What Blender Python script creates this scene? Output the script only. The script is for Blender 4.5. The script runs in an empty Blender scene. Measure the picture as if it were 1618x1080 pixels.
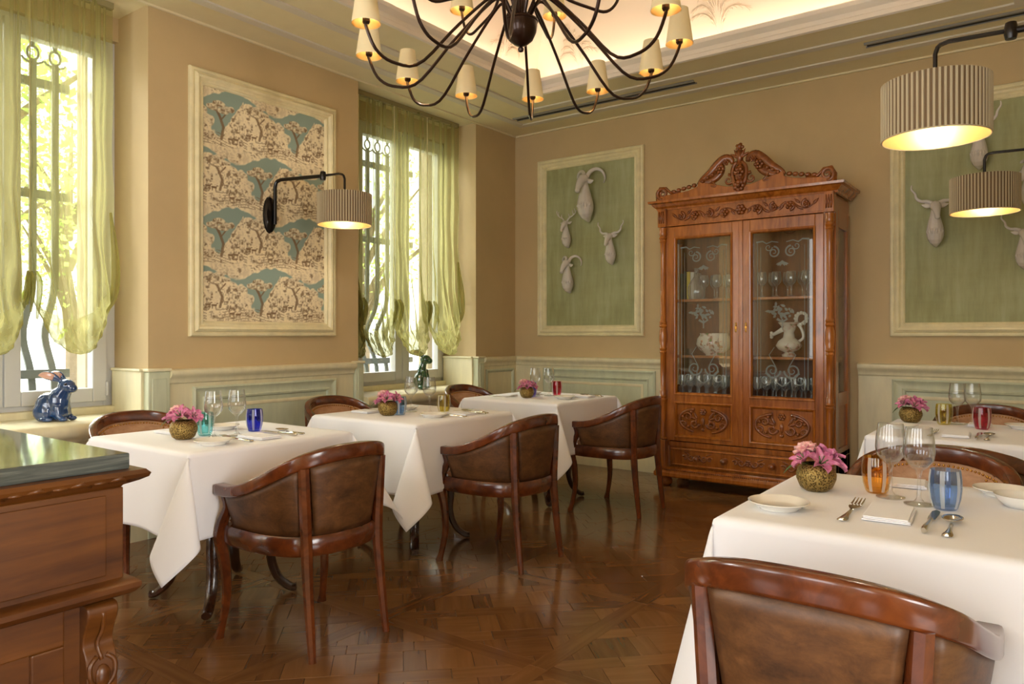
import bpy, bmesh, math, random
import numpy as np
from mathutils import Vector, Matrix
random.seed(7)
PI = math.pi
sc = bpy.context.scene
col = sc.collection

# ------------------------------------------------------------------ camera
cam = bpy.data.cameras.new('camera')
cam.sensor_fit = 'HORIZONTAL'; cam.sensor_width = 36.0
cam.lens = 26.1; cam.shift_y = -12.0 / 1618.0
cam.clip_start = 0.02
camo = bpy.data.objects.new('camera', cam); col.objects.link(camo)
camo.location = (0, 0, 1.28); camo.rotation_euler = (PI / 2, 0, math.radians(36.4))
sc.camera = camo

# ------------------------------------------------------------------ world and daylight
w = bpy.data.worlds.new('overcast_sky'); sc.world = w; w.use_nodes = True
bg = w.node_tree.nodes['Background']
bg.inputs[0].default_value = (0.98, 1.0, 0.98, 1); bg.inputs[1].default_value = 2.4

def area(name, loc, rot, sx, sy, power, color, portal=False):
    l = bpy.data.lights.new(name, 'AREA'); l.shape = 'RECTANGLE'; l.size = sx; l.size_y = sy
    l.energy = power; l.color = color
    o = bpy.data.objects.new(name, l); col.objects.link(o)
    o.location = loc; o.rotation_euler = rot
    if portal: l.cycles.is_portal = True
    return o
# soft sun behind thin cloud, shining into the garden side of the room
sl = bpy.data.lights.new('veiled_sun', 'SUN'); sl.energy = 12.0; sl.angle = math.radians(50); sl.color = (1.0, 0.985, 0.96)
so_ = bpy.data.objects.new('veiled_sun', sl); col.objects.link(so_)
so_.rotation_euler = Vector((0.80, 0.12, -0.52)).to_track_quat('-Z', 'Y').to_euler()
# portals guide the sky light through the two visible windows
for yc in (1.72, 5.05):
    area('sky_portal', (-5.62, yc, 2.0), (0, -PI / 2, 0), 2.5, 1.5, 1, (1, 1, 1), True)
# added fill lights out of view: one on the window wall, three at the rear
area('window_daylight_near', (-4.95, -2.55, 2.0), (0, -PI / 2, 0), 2.3, 0.9, 120, (0.94, 0.96, 1.0))
for xc in (-3.1, -0.6, 1.9):
    area('window_daylight_rear', (xc, -3.15, 1.95), (PI / 2, 0, 0), 1.5, 2.3, 18, (0.93, 0.95, 1.0))
# added fill light out of view beyond the wide opening in the right-hand wall
area('window_daylight_next_room', (3.85, 0.1, 1.75), (0, PI / 2, 0), 2.0, 2.4, 100, (1.0, 0.97, 0.94))
sc.view_settings.view_transform = 'Standard'; sc.view_settings.look = 'None'
sc.view_settings.exposure = 0.78; sc.view_settings.gamma = 1.0
sc.view_settings.use_curve_mapping = False

# ------------------------------------------------------------------ helpers
def S(r, g, b):
    f = lambda c: (c / 255 / 12.92) if c / 255 <= 0.04045 else ((c / 255 + 0.055) / 1.055) ** 2.4
    return (f(r), f(g), f(b), 1.0)

class MB:
    def __init__(s): s.v = []; s.f = []; s.uv = None
    def add(s, v, f):
        n = len(s.v); s.v += [tuple(p) for p in v]; s.f += [tuple(i + n for i in q) for q in f]; return s
    def box(s, c, d, rz=0.0):
        x, y, z = (k / 2 for k in d); cs, sn = math.cos(rz), math.sin(rz); v = []
        for a in (-x, x):
            for b in (-y, y):
                for e in (-z, z): v.append((c[0] + a * cs - b * sn, c[1] + a * sn + b * cs, c[2] + e))
        return s.add(v, [(0, 1, 3, 2), (4, 6, 7, 5), (0, 4, 5, 1), (2, 3, 7, 6), (0, 2, 6, 4), (1, 5, 7, 3)])
    def bx(s, x0, x1, y0, y1, z0, z1):
        return s.box(((x0 + x1) / 2, (y0 + y1) / 2, (z0 + z1) / 2), (abs(x1 - x0), abs(y1 - y0), abs(z1 - z0)))
    def lathe(s, prof, seg=24, c=(0, 0, 0), a0=0.0, a1=2 * PI, sx=1.0, sy=1.0):
        full = abs(a1 - a0 - 2 * PI) < 1e-6; n = seg if full else seg + 1; v = []; f = []
        for r, z in prof:
            for i in range(n):
                t = a0 + (a1 - a0) * i / seg
                v.append((c[0] + sx * r * math.cos(t), c[1] + sy * r * math.sin(t), c[2] + z))
        for j in range(len(prof) - 1):
            for i in range(seg):
                k = (i + 1) % n
                f.append((j * n + i, j * n + k, (j + 1) * n + k, (j + 1) * n + i))
        if full:
            if prof[0][0] > 1e-5: f.append(tuple(reversed(range(n))))
            if prof[-1][0] > 1e-5: f.append(tuple((len(prof) - 1) * n + i for i in range(n)))
        return s.add(v, f)
    def tube(s, path, r, seg=8, caps=True, flat=None, up=None, square=False):
        """round (or flattened / square) tube along a path with per-point radius"""
        P = [Vector(p) for p in path]; n = len(P)
        R = list(r) if isinstance(r, (list, tuple)) else [r] * n
        T = [(P[min(i + 1, n - 1)] - P[max(i - 1, 0)]).normalized() for i in range(n)]
        a = Vector(up) if up else (Vector((0, 0, 1)) if abs(T[0].z) < 0.9 else Vector((1, 0, 0)))
        N = (a - T[0] * a.dot(T[0])).normalized(); v = []; f = []
        fl = flat or 1.0
        for i in range(n):
            if i: N = (N - T[i] * N.dot(T[i])); N = N.normalized() if N.length > 1e-6 else Vector((1, 0, 0))
            B = T[i].cross(N)
            for k in range(seg):
                t = 2 * PI * (k + 0.5) / seg
                m = 1.0
                if square: m = 1.0 / max(abs(math.cos(t)), abs(math.sin(t)))  if seg > 4 else 1.414
                q = P[i] + N * (math.cos(t) * R[i] * m) + B * (math.sin(t) * R[i] * m * fl)
                v.append(tuple(q))
        for i in range(n - 1):
            for k in range(seg):
                j = (k + 1) % seg
                f.append((i * seg + k, i * seg + j, (i + 1) * seg + j, (i + 1) * seg + k))
        if caps:
            f.append(tuple(reversed(range(seg)))); f.append(tuple((n - 1) * seg + k for k in range(seg)))
        return s.add(v, f)
    def ball(s, c, r, seg=10, rings=6, M=None):
        rr = r if isinstance(r, (list, tuple)) else (r, r, r); v = []; f = []
        for j in range(rings + 1):
            ph = PI * j / rings
            for i in range(seg):
                t = 2 * PI * i / seg
                p = Vector((rr[0] * math.sin(ph) * math.cos(t), rr[1] * math.sin(ph) * math.sin(t), rr[2] * math.cos(ph)))
                if M: p = M @ p
                v.append((c[0] + p.x, c[1] + p.y, c[2] + p.z))
        for j in range(rings):
            for i in range(seg):
                k = (i + 1) % seg
                f.append((j * seg + i, (j + 1) * seg + i, (j + 1) * seg + k, j * seg + k))
        return s.add(v, f)
    def prism(s, poly, z0, z1, M=None):
        n = len(poly); v = [(p[0], p[1], z0) for p in poly] + [(p[0], p[1], z1) for p in poly]
        if M: v = [tuple(M @ Vector(p)) for p in v]
        f = [tuple(reversed(range(n))), tuple(range(n, 2 * n))] + [(i, (i + 1) % n, n + (i + 1) % n, n + i) for i in range(n)]
        return s.add(v, f)
    def extr(s, prof, p0, p1, out):
        """moulding: profile [(out, z)] swept from p0 to p1 (plan points), out = outward plan dir"""
        n = len(prof); v = []
        for p in (p0, p1):
            for o, z in prof: v.append((p[0] + out[0] * o, p[1] + out[1] * o, z))
        f = [(i, i + 1, n + i + 1, n + i) for i in range(n - 1)] + [(n - 1, 0, n, 2 * n - 1)]
        f += [tuple(range(n)), tuple(reversed(range(n, 2 * n)))]
        return s.add(v, f)
    def grid(s, nu, nv, fn, closed=False):
        v = [fn(i / (nu - 1), j / (nv - 1)) for j in range(nv) for i in range(nu)]
        f = [(j * nu + i, j * nu + i + 1, (j + 1) * nu + i + 1, (j + 1) * nu + i) for j in range(nv - 1) for i in range(nu - 1)]
        return s.add(v, f)
    def xf(s, M):
        s.v = [tuple(M @ Vector(p)) for p in s.v]; return s

def obj(name, mb, mat, parent=None, smooth=30, bevel=0.0, solid=0.0, loc=None, fix=True):
    me = bpy.data.meshes.new(name); me.from_pydata(mb.v, [], mb.f); me.update()
    if fix:
        b = bmesh.new(); b.from_mesh(me); bmesh.ops.recalc_face_normals(b, faces=b.faces); b.to_mesh(me); b.free()
    if mb.uv:
        ul = me.uv_layers.new(name='uv')
        for p in me.polygons:
            for li in p.loop_indices: ul.data[li].uv = mb.uv[me.loops[li].vertex_index]
    ms = mat if isinstance(mat, (list, tuple)) else [mat]
    for m in ms: me.materials.append(m)
    if smooth:
        me.shade_smooth()
        if smooth < 180: me.set_sharp_from_angle(angle=math.radians(smooth))
    o = bpy.data.objects.new(name, me); col.objects.link(o)
    if parent: o.parent = parent
    if loc: o.location = loc
    if bevel:
        bm = o.modifiers.new('bevel', 'BEVEL'); bm.width = bevel; bm.segments = 2; bm.limit_method = 'ANGLE'
    if solid:
        sm = o.modifiers.new('solid', 'SOLIDIFY'); sm.thickness = solid; sm.offset = 0
    return o
def tag(o, label, cat, group=None):
    o['label'] = label; o['category'] = cat
    if group: o['group'] = group
    return o
def thing(name, label, cat, loc=(0, 0, 0), rz=0.0, group=None):
    o = bpy.data.objects.new(name, None); col.objects.link(o); o.empty_display_size = 0.05
    o.location = loc; o.rotation_euler = (0, 0, rz)
    return tag(o, label, cat, group)
def struct(o): o['kind'] = 'structure'; return o
def stuff(o): o['kind'] = 'stuff'; return o
def copy_tree(o, parent=None):
    c = o.copy(); col.objects.link(c)
    if parent: c.parent = parent
    for ch in list(o.children): copy_tree(ch, c)
    return c
def dup(root, loc, rz, label, group=None):
    c = copy_tree(root); c.location = loc; c.rotation_euler = (0, 0, rz); c['label'] = label
    if group: c['group'] = group
    elif 'group' in c: del c['group']
    return c
def cr(pts, n):
    """Catmull-Rom resample of n-dimensional points"""
    P = [np.array(p, float) for p in pts]; P = [2 * P[0] - P[1]] + P + [2 * P[-1] - P[-2]]; m = len(P) - 3; out = []
    for i in range(n):
        t = i / (n - 1) * m; k = min(int(t), m - 1); t -= k
        a, b, c, d = P[k:k + 4]
        out.append(tuple(0.5 * (2 * b + (c - a) * t + (2 * a - 5 * b + 4 * c - d) * t * t + (3 * b - a - 3 * c + d) * t ** 3)))
    return out

# ------------------------------------------------------------------ materials
class NT:
    def __init__(s, name):
        s.m = bpy.data.materials.new(name); s.m.use_nodes = True; s.t = s.m.node_tree; s.p = s.t.nodes['Principled BSDF']
        s.out = s.t.nodes['Material Output']
    def n(s, ty, **k):
        x = s.t.nodes.new(ty)
        for a, b in k.items(): setattr(x, a, b)
        return x
    def l(s, a, b): s.t.links.new(a, b)
    def coord(s, kind='Object', scale=(1, 1, 1)):
        c = s.n('ShaderNodeTexCoord'); m = s.n('ShaderNodeMapping'); m.inputs['Scale'].default_value = scale
        s.l(c.outputs[kind], m.inputs[0]); return m.outputs[0]
    def noise(s, vec, scale, detail=4, rough=0.55, dist=0.0):
        x = s.n('ShaderNodeTexNoise'); x.inputs['Scale'].default_value = scale; x.inputs['Detail'].default_value = detail
        x.inputs['Roughness'].default_value = rough; x.inputs['Distortion'].default_value = dist
        s.l(vec, x.inputs['Vector']); return x.outputs['Fac']
    def ramp(s, fac, stops):
        x = s.n('ShaderNodeValToRGB'); e = x.color_ramp.elements
        while len(e) < len(stops): e.new(0.5)
        for k, (p, c) in enumerate(stops): e[k].position = p; e[k].color = c
        s.l(fac, x.inputs[0]); return x.outputs[0]
    def mix(s, fac, a, b, mode='MIX'):
        x = s.n('ShaderNodeMix', data_type='RGBA', blend_type=mode)
        for i, q in ((0, fac), (6, a), (7, b)):
            if hasattr(q, 'links') or hasattr(q, 'is_linked'): s.l(q, x.inputs[i])
            else: x.inputs[i].default_value = q
        return x.outputs[2]
    def bump(s, h, strength=0.3, dist=0.01):
        x = s.n('ShaderNodeBump'); x.inputs['Strength'].default_value = strength; x.inputs['Distance'].default_value = dist
        s.l(h, x.inputs['Height']); s.l(x.outputs[0], s.p.inputs['Normal'])
    def base(s, c):
        if hasattr(c, 'is_linked'): s.l(c, s.p.inputs['Base Color'])
        else: s.p.inputs['Base Color'].default_value = c
    def set(s, rough=0.5, metal=0.0, spec=0.5, coat=0.0, coat_r=0.1):
        s.p.inputs['Roughness'].default_value = rough; s.p.inputs['Metallic'].default_value = metal
        s.p.inputs['Specular IOR Level'].default_value = spec; s.p.inputs['Coat Weight'].default_value = coat
        s.p.inputs['Coat Roughness'].default_value = coat_r
        return s

def plain(name, c, rough=0.5, metal=0.0, spec=0.5, coat=0.0, var=0.0, vscale=8.0, stretch=(1, 1, 1), bump=0.0, bscale=60.0):
    t = NT(name).set(rough, metal, spec, coat)
    if var:
        f = t.noise(t.coord('Object', stretch), vscale, 5, 0.6)
        d = tuple(max(0, k * (1 - var)) for k in c[:3]) + (1,); u = tuple(min(1, k * (1 + var)) for k in c[:3]) + (1,)
        t.base(t.ramp(f, [(0.3, d), (0.7, u)]))
    else: t.base(c)
    if bump: t.bump(t.noise(t.coord('Object'), bscale, 4), bump, 0.004)
    return t.m
def wood(name, dark, mid, light, stretch=(3, 3, 22), rough=0.28, coat=0.5, scale=3.0, kind='Object', bump=0.05):
    t = NT(name).set(rough, 0, 0.5, coat, 0.12)
    v = t.coord(kind, stretch)
    f1 = t.noise(v, scale, 6, 0.6, 0.8); f2 = t.noise(t.coord(kind, (1, 1, 1)), 2.2, 3)
    c = t.ramp(f1, [(0.28, dark), (0.5, mid), (0.75, light)])
    c = t.mix(t.ramp(f2, [(0.35, (0.62, 0.62, 0.62, 1)), (0.65, (1, 1, 1, 1))]), (0, 0, 0, 1), c) if False else t.mix(0.35, c, t.ramp(f2, [(0.35, dark), (0.7, light)]))
    t.base(c)
    if bump: t.bump(f1, bump, 0.004)
    return t.m

m_wall = plain('painted_plaster', S(198, 174, 130), 0.75, var=0.05, vscale=2.0)
m_soffit = plain('ceiling_paint', S(226, 214, 176), 0.7, var=0.02)
m_band = plain('ceiling_band', S(214, 206, 190), 0.65)
m_cornice = plain('cornice_white', S(226, 220, 208), 0.6)
m_cove = plain('cove_paint', S(238, 224, 200), 0.75)
m_cream = plain('wainscot_cream', S(226, 217, 180), 0.5, var=0.07, vscale=2.5, stretch=(6, 6, 1.2))
m_sage = plain('wainscot_sage', S(200, 205, 176), 0.5, var=0.08, vscale=3.0, stretch=(6, 6, 1.2))
m_groove = plain('wainscot_groove', S(150, 140, 96), 0.6)
m_pframe = plain('antique_frame_cream', S(228, 217, 174), 0.4, var=0.10, vscale=2.2, stretch=(4, 4, 4))
def mk_green():
    t = NT('distressed_green_paint').set(0.7)
    v = t.coord('Object', (7, 7, 1.0)); f = t.noise(v, 2.2, 6, 0.65); g = t.noise(t.coord('Object'), 1.6, 3)
    v2 = t.coord('Object', (1, 1, 9)); h = t.noise(v2, 3.0, 5, 0.6)
    c = t.ramp(f, [(0.25, S(128, 128, 84)), (0.5, S(158, 158, 110)), (0.75, S(180, 182, 142))])
    c = t.mix(0.4, c, t.ramp(g, [(0.35, S(138, 138, 90)), (0.68, S(178, 186, 152))]))
    c = t.mix(0.06, c, t.ramp(h, [(0.3, S(110, 116, 70)), (0.7, S(190, 196, 150))]))
    t.base(c); t.bump(f, 0.08, 0.003); return t.m
m_green = mk_green()
m_pvc = plain('window_frame_grey', S(206, 206, 204), 0.35)
m_iron = plain('wrought_iron', S(86, 90, 86), 0.6, 0.2)
m_stone = plain('stucco_outside', S(206, 190, 160), 0.9, var=0.1)
m_black = plain('black_metal', S(24, 20, 19), 0.3, 0.6, coat=0.3)
m_bronze = plain('bronze_brown_metal', S(52, 34, 26), 0.28, 0.75, coat=0.2)
m_copper = plain('gold_lining', S(204, 172, 108), 0.42, 0.75)
m_shade = plain('cream_shade_card', S(238, 226, 186), 0.75)
m_brass = plain('brass', S(196, 150, 74), 0.25, 1.0)
m_silver = plain('silver_cutlery', S(214, 208, 196), 0.16, 1.0)
m_linen = plain('white_linen', S(244, 244, 248), 0.85, spec=0.2, bump=0.03, bscale=600)
m_china = plain('white_china', S(240, 236, 226), 0.15, spec=0.5, coat=0.6)
m_plaster = plain('glazed_white_ceramic', S(206, 200, 192), 0.25, coat=0.7, bump=0.25, bscale=45)
m_darkslot = plain('dark_slot', S(20, 18, 16), 0.7)
m_alum = plain('slot_lip', S(150, 150, 148), 0.4, 0.5)
m_mahog = wood('mahogany_polish', S(50, 21, 9), S(92, 42, 17), S(128, 66, 27), (2.5, 2.5, 2.5), 0.22, 0.5, 5.0)
m_darkwood = wood('dark_table_wood', S(30, 16, 9), S(52, 28, 15), S(76, 42, 22), (2.5, 2.5, 2.5), 0.25, 0.4, 5.0)
m_walnut = wood('cabinet_walnut', S(108, 54, 12), S(166, 92, 26), S(200, 124, 46), (9, 9, 1.0), 0.25, 0.5, 3.0)
m_walnut_d = wood('cabinet_carving', S(84, 40, 12), S(134, 70, 22), S(166, 96, 38), (5, 5, 5), 0.25, 0.5, 5.0)
m_side = wood('sideboard_oak', S(62, 31, 8), S(100, 56, 15), S(128, 78, 27), (3, 0.8, 9), 0.4, 0.2, 2.0)
m_inwood = wood('cabinet_inside', S(80, 40, 14), S(124, 68, 26), S(150, 88, 36), (9, 9, 1.0), 0.45, 0.0, 3.0)
def mk_leather(name, a, b, c, rough):
    t = NT(name).set(rough, 0, 0.5)
    f = t.noise(t.coord('Object', (3, 3, 6)), 3.5, 6, 0.7, 0.5); g = t.noise(t.coord('Object'), 90, 3)
    cc = t.ramp(f, [(0.3, a), (0.5, b), (0.72, c)])
    t.base(t.mix(0.12, cc, t.ramp(g, [(0.35, a), (0.65, c)]))); t.bump(g, 0.12, 0.002); return t.m
m_leather = mk_leather('brown_leather', S(58, 35, 17), S(90, 57, 29), S(116, 78, 43), 0.45)
m_leather_in = mk_leather('tan_leather_inside', S(150, 108, 78), S(182, 138, 104), S(204, 164, 130), 0.4)
def mk_marble():
    t = NT('dark_green_marble').set(0.1, 0, 0.6, 0.3, 0.05)
    f = t.noise(t.coord('Object', (2.0, 1.0, 14)), 3.0, 8, 0.65, 1.2)
    t.base(t.ramp(f, [(0.3, S(52, 58, 58)), (0.55, S(88, 94, 90)), (0.72, S(118, 122, 114))])); return t.m
m_marble = mk_marble()
def mk_plank():
    t = NT('oak_parquet').set(0.24, 0, 0.5, 0.25, 0.1)
    v = t.coord('UV', (0.9, 9, 1)); f = t.noise(v, 3.0, 4, 0.5, 0.6)
    oi = t.n('ShaderNodeObjectInfo'); gi = t.n('ShaderNodeNewGeometry')
    ad = t.n('ShaderNodeMath', operation='ADD'); t.l(oi.outputs['Random'], ad.inputs[0]); t.l(gi.outputs['Random Per Island'], ad.inputs[1])
    fr = t.n('ShaderNodeMath', operation='FRACT'); t.l(ad.outputs[0], fr.inputs[0])
    c = t.ramp(f, [(0.25, S(94, 62, 36)), (0.5, S(118, 80, 46)), (0.76, S(140, 99, 60))])
    c = t.mix(0.5, c, t.ramp(fr.outputs[0], [(0.0, S(90, 58, 34)), (0.5, S(120, 81, 46)), (1.0, S(150, 106, 62))]))
    t.base(c)
    rg = t.ramp(t.noise(t.coord('Object'), 5.0, 3), [(0.3, (0.13,) * 3 + (1,)), (0.7, (0.2,) * 3 + (1,))])
    t.l(rg, t.p.inputs['Roughness'])
    return t.m
m_plank = mk_plank()
m_joint = plain('parquet_joint', S(112, 88, 60), 0.6)
def glassy(name, tint=(1, 1, 1, 1), refl=1.0, rough=0.02, base=0.04, rim_glint=0.0):
    t = NT(name); t.t.nodes.remove(t.p)
    tr = t.n('ShaderNodeBsdfTransparent'); tr.inputs[0].default_value = tint
    gl = t.n('ShaderNodeBsdfGlossy'); gl.inputs['Roughness'].default_value = rough
    lw = t.n('ShaderNodeLayerWeight'); lw.inputs[0].default_value = 0.5
    pw = t.n('ShaderNodeMath', operation='POWER'); pw.inputs[1].default_value = 2.0; t.l(lw.outputs['Facing'], pw.inputs[0])
    mr = t.n('ShaderNodeMapRange'); mr.inputs[3].default_value = base; mr.inputs[4].default_value = refl
    t.l(pw.outputs[0], mr.inputs[0])
    mx = t.n('ShaderNodeMixShader'); t.l(mr.outputs[0], mx.inputs[0]); t.l(tr.outputs[0], mx.inputs[1]); t.l(gl.outputs[0], mx.inputs[2])
    last = mx.outputs[0]
    if rim_glint:  # glints painted in as white diffuse, strongest at the glass edges
        df = t.n('ShaderNodeBsdfDiffuse'); df.inputs[0].default_value = (0.9, 0.92, 0.92, 1); m3 = t.n('ShaderNodeMixShader')
        h2 = t.n('ShaderNodeMapRange'); h2.inputs[3].default_value = rim_glint * 0.4; h2.inputs[4].default_value = min(1, rim_glint * 3); t.l(pw.outputs[0], h2.inputs[0])
        t.l(h2.outputs[0], m3.inputs[0]); t.l(last, m3.inputs[1]); t.l(df.outputs[0], m3.inputs[2]); last = m3.outputs[0]
    t.l(last, t.out.inputs[0]); return t.m
m_pane = glassy('window_pane', (0.96, 0.98, 0.97, 1), 0.5, 0.01, 0.04)
m_cabpane = glassy('cabinet_pane', (0.93, 0.95, 0.94, 1), 0.5, 0.01, 0.06)
m_crystal = glassy('clear_crystal', (0.98, 0.985, 0.985, 1), 0.85, 0.03, 0.05, 0.012)
m_crystal_cab = glassy('cabinet_crystal', (0.98, 0.985, 0.985, 1), 0.8, 0.05, 0.10, 0.16)
def coloured(name, c): return glassy(name, tuple(k ** 0.33 for k in c[:3]) + (1,), 0.5, 0.03, 0.05)
def sheer(name, c, tint, tmix, back=None):
    t = NT(name); t.t.nodes.remove(t.p)
    tr = t.n('ShaderNodeBsdfTransparent'); tr.inputs[0].default_value = tint
    tl = t.n('ShaderNodeBsdfTranslucent'); tl.inputs[0].default_value = back or c
    df = t.n('ShaderNodeBsdfDiffuse'); df.inputs[0].default_value = c
    m1 = t.n('ShaderNodeMixShader'); m1.inputs[0].default_value = 0.5
    t.l(tl.outputs[0], m1.inputs[1]); t.l(df.outputs[0], m1.inputs[2])
    m2 = t.n('ShaderNodeMixShader')
    lw = t.n('ShaderNodeLayerWeight'); lw.inputs[0].default_value = 0.45
    mr = t.n('ShaderNodeMapRange'); mr.inputs[3].default_value = tmix; mr.inputs[4].default_value = 0.92
    t.l(lw.outputs['Facing'], mr.inputs[0]); t.l(mr.outputs[0], m2.inputs[0])
    t.l(tr.outputs[0], m2.inputs[1]); t.l(m1.outputs[0], m2.inputs[2]); t.l(m2.outputs[0], t.out.inputs[0]); return t.m
m_sheer = sheer('green_organza', S(132, 124, 74), (0.95, 0.95, 0.82, 1), 0.42, S(212, 205, 140))
m_etch = sheer('etched_frost', S(214, 222, 216), (1, 1, 1, 1), 0.42)
def emit(name, c, s):
    t = NT(name); t.base((0, 0, 0, 1)); t.p.inputs['Emission Color'].default_value = c; t.p.inputs['Emission Strength'].default_value = s; return t.m
m_bulb = emit('lamp_bulb', (1.0, 0.88, 0.72, 1), 120.0)
m_bulb_big = emit('sconce_bulb', (1.0, 0.90, 0.76, 1), 75.0)
# ================================================================== the room
XL, XR, YB, ZC = -4.62, 0.48, 6.325, 3.36
N1 = (0.85, 2.404); N2 = (4.145, 5.668)          # window niches along the window wall
W1 = (1.10, 2.404); W2 = (4.42, 5.715)           # window units
XW = -5.08
# ---- floor with parquet panels
fb = MB().bx(-5.2, 4.0, -3.4, YB + 0.2, -0.05, -0.006)
floor = struct(obj('floor', fb, m_joint, smooth=0))
def clip(poly, rect):
    x0, x1, y0, y1 = rect
    for ax, lim, sg in ((0, x0, 1), (0, x1, -1), (1, y0, 1), (1, y1, -1)):
        out = []
        for i in range(len(poly)):
            a, b = poly[i], poly[(i + 1) % len(poly)]
            da, db = (a[ax] - lim) * sg, (b[ax] - lim) * sg
            if da >= 0: out.append(a)
            if (da > 0 > db) or (da < 0 < db):
                t = da / (da - db); out.append((a[0] + (b[0] - a[0]) * t, a[1] + (b[1] - a[1]) * t))
        poly = out
        if len(poly) < 3: return []
    return poly
def parea(p): return abs(sum(p[i][0] * p[(i + 1) % len(p)][1] - p[(i + 1) % len(p)][0] * p[i][1] for i in range(len(p)))) / 2
pieces = []      # (polygon, grain angle)
PX, PY, PP, ST = -2.51, 2.40, 0.855, 0.085
room_rect = (XL, XR + 0.0, -0.6, YB)
g = 0.0022
for ix in range(-3, 5):
    for iy in range(-4, 6):
        x0 = PX + ix * PP; y0 = PY + iy * PP
        # frame strips: one along y, one along x
        pieces.append(([(x0, y0 - ST / 2), (x0 + ST, y0 - ST / 2), (x0 + ST, y0 - ST / 2 + PP), (x0, y0 - ST / 2 + PP)], PI / 2))
        pieces.append(([(x0 + ST, y0 - ST), (x0 + PP, y0 - ST), (x0 + PP, y0), (x0 + ST, y0)], 0))
        r = (x0 + ST, x0 + PP, y0, y0 + PP - ST); cx0, cy0 = (r[0] + r[1]) / 2, (r[2] + r[3]) / 2
        p = (PP - ST) / math.sqrt(2) / 2; wd = 0.088
        def rot(u, v): return (cx0 + (u - v) * 0.70711, cy0 + (u + v) * 0.70711)
        for a in range(-2, 3):
            s0 = a * p - wd / 2                      # long strips running along u
            for b in range(-2, 2):
                q = [(b * p + (p / 2 if a % 2 else 0), s0), (b * p + p * 1.0 + (p / 2 if a % 2 else 0), s0)]
                poly = [rot(q[0][0], s0), rot(q[1][0], s0), rot(q[1][0], s0 + wd), rot(q[0][0], s0 + wd)]
                pieces.append((clip(poly, r), PI / 4))
            for b in range(-3, 3):                   # short strips along v between them, and infill blocks
                u0 = b * p + p / 2 - wd / 2; v0 = s0 + wd; v1 = s0 + p
                pieces.append((clip([rot(u0, v0), rot(u0 + wd, v0), rot(u0 + wd, v1), rot(u0, v1)], r), 3 * PI / 4))
                ua = u0 + wd; ub = u0 + p
                pieces.append((clip([rot(ua, v0), rot(ub, v0), rot(ub, v1), rot(ua, v1)], r), PI / 4 if (a + b) % 2 else 3 * PI / 4))
cl = []
for poly, ang in pieces:
    if len(poly) < 3: continue
    poly = clip(poly, room_rect)
    if len(poly) < 3 or parea(poly) < 2e-4: continue
    c = (sum(q[0] for q in poly) / len(poly), sum(q[1] for q in poly) / len(poly))
    cl.append((poly, ang, c))
th = math.radians(36.4)
def vis_score(it):
    c = it[2]; d = -math.sin(th) * c[0] + math.cos(th) * c[1]; l = math.cos(th) * c[0] + math.sin(th) * c[1]
    if d < 0.5: return -1
    px = 809 + 1173 * l / d; py = 528 + 1173 * 1.28 / d
    if not (195 < px < 1150 and py < 1090): return -1
    if px > 1040 and py > 850: return -1
    return parea(it[0]) / d ** 3
cl.sort(key=vis_score, reverse=True)
def plank_mesh(mb, poly, ang, c, z):
    n = len(poly); o = random.random() * 40; ca, sa = math.cos(ang), math.sin(ang)
    sh = lambda q, k: (c[0] + (q[0] - c[0]) * (1 - k / max(0.03, math.hypot(q[0] - c[0], q[1] - c[1]))), c[1] + (q[1] - c[1]) * (1 - k / max(0.03, math.hypot(q[0] - c[0], q[1] - c[1]))))
    bot = [sh(q, g * 0.5) for q in poly]; top = [sh(q, g) for q in poly]
    k = len(mb.v)
    mb.add([(q[0], q[1], -0.02) for q in bot] + [(q[0], q[1], z - 0.0012) for q in bot] + [(q[0], q[1], z) for q in top],
           [tuple(range(2 * n, 3 * n))] + [(i, (i + 1) % n, n + (i + 1) % n, n + i) for i in range(n)] + [(n + i, n + (i + 1) % n, 2 * n + (i + 1) % n, 2 * n + i) for i in range(n)])
    if mb.uv is None: mb.uv = []
    for q in bot + bot + top:
        dx, dy = q[0] - c[0], q[1] - c[1]; mb.uv.append((dx * ca + dy * sa + o, -dx * sa + dy * ca + o))
rest = MB(); rest.uv = []
for k, (poly, ang, c) in enumerate(cl):
    z = random.uniform(-0.0005, 0.0005)
    if k < 300:
        mb = MB(); plank_mesh(mb, poly, ang, c, z); obj('plank', mb, m_plank, floor, smooth=0)
    else: plank_mesh(rest, poly, ang, c, z)
stuff(obj('planks_beyond', rest, m_plank, floor, smooth=0))
fr = MB().bx(-5.2, 4.0, -3.4, -0.6, -0.03, 0.0); fr.bx(XR, 4.0, -0.6, YB, -0.03, 0.0)
obj('plain_boards', fr, m_plank, floor, smooth=0)

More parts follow.
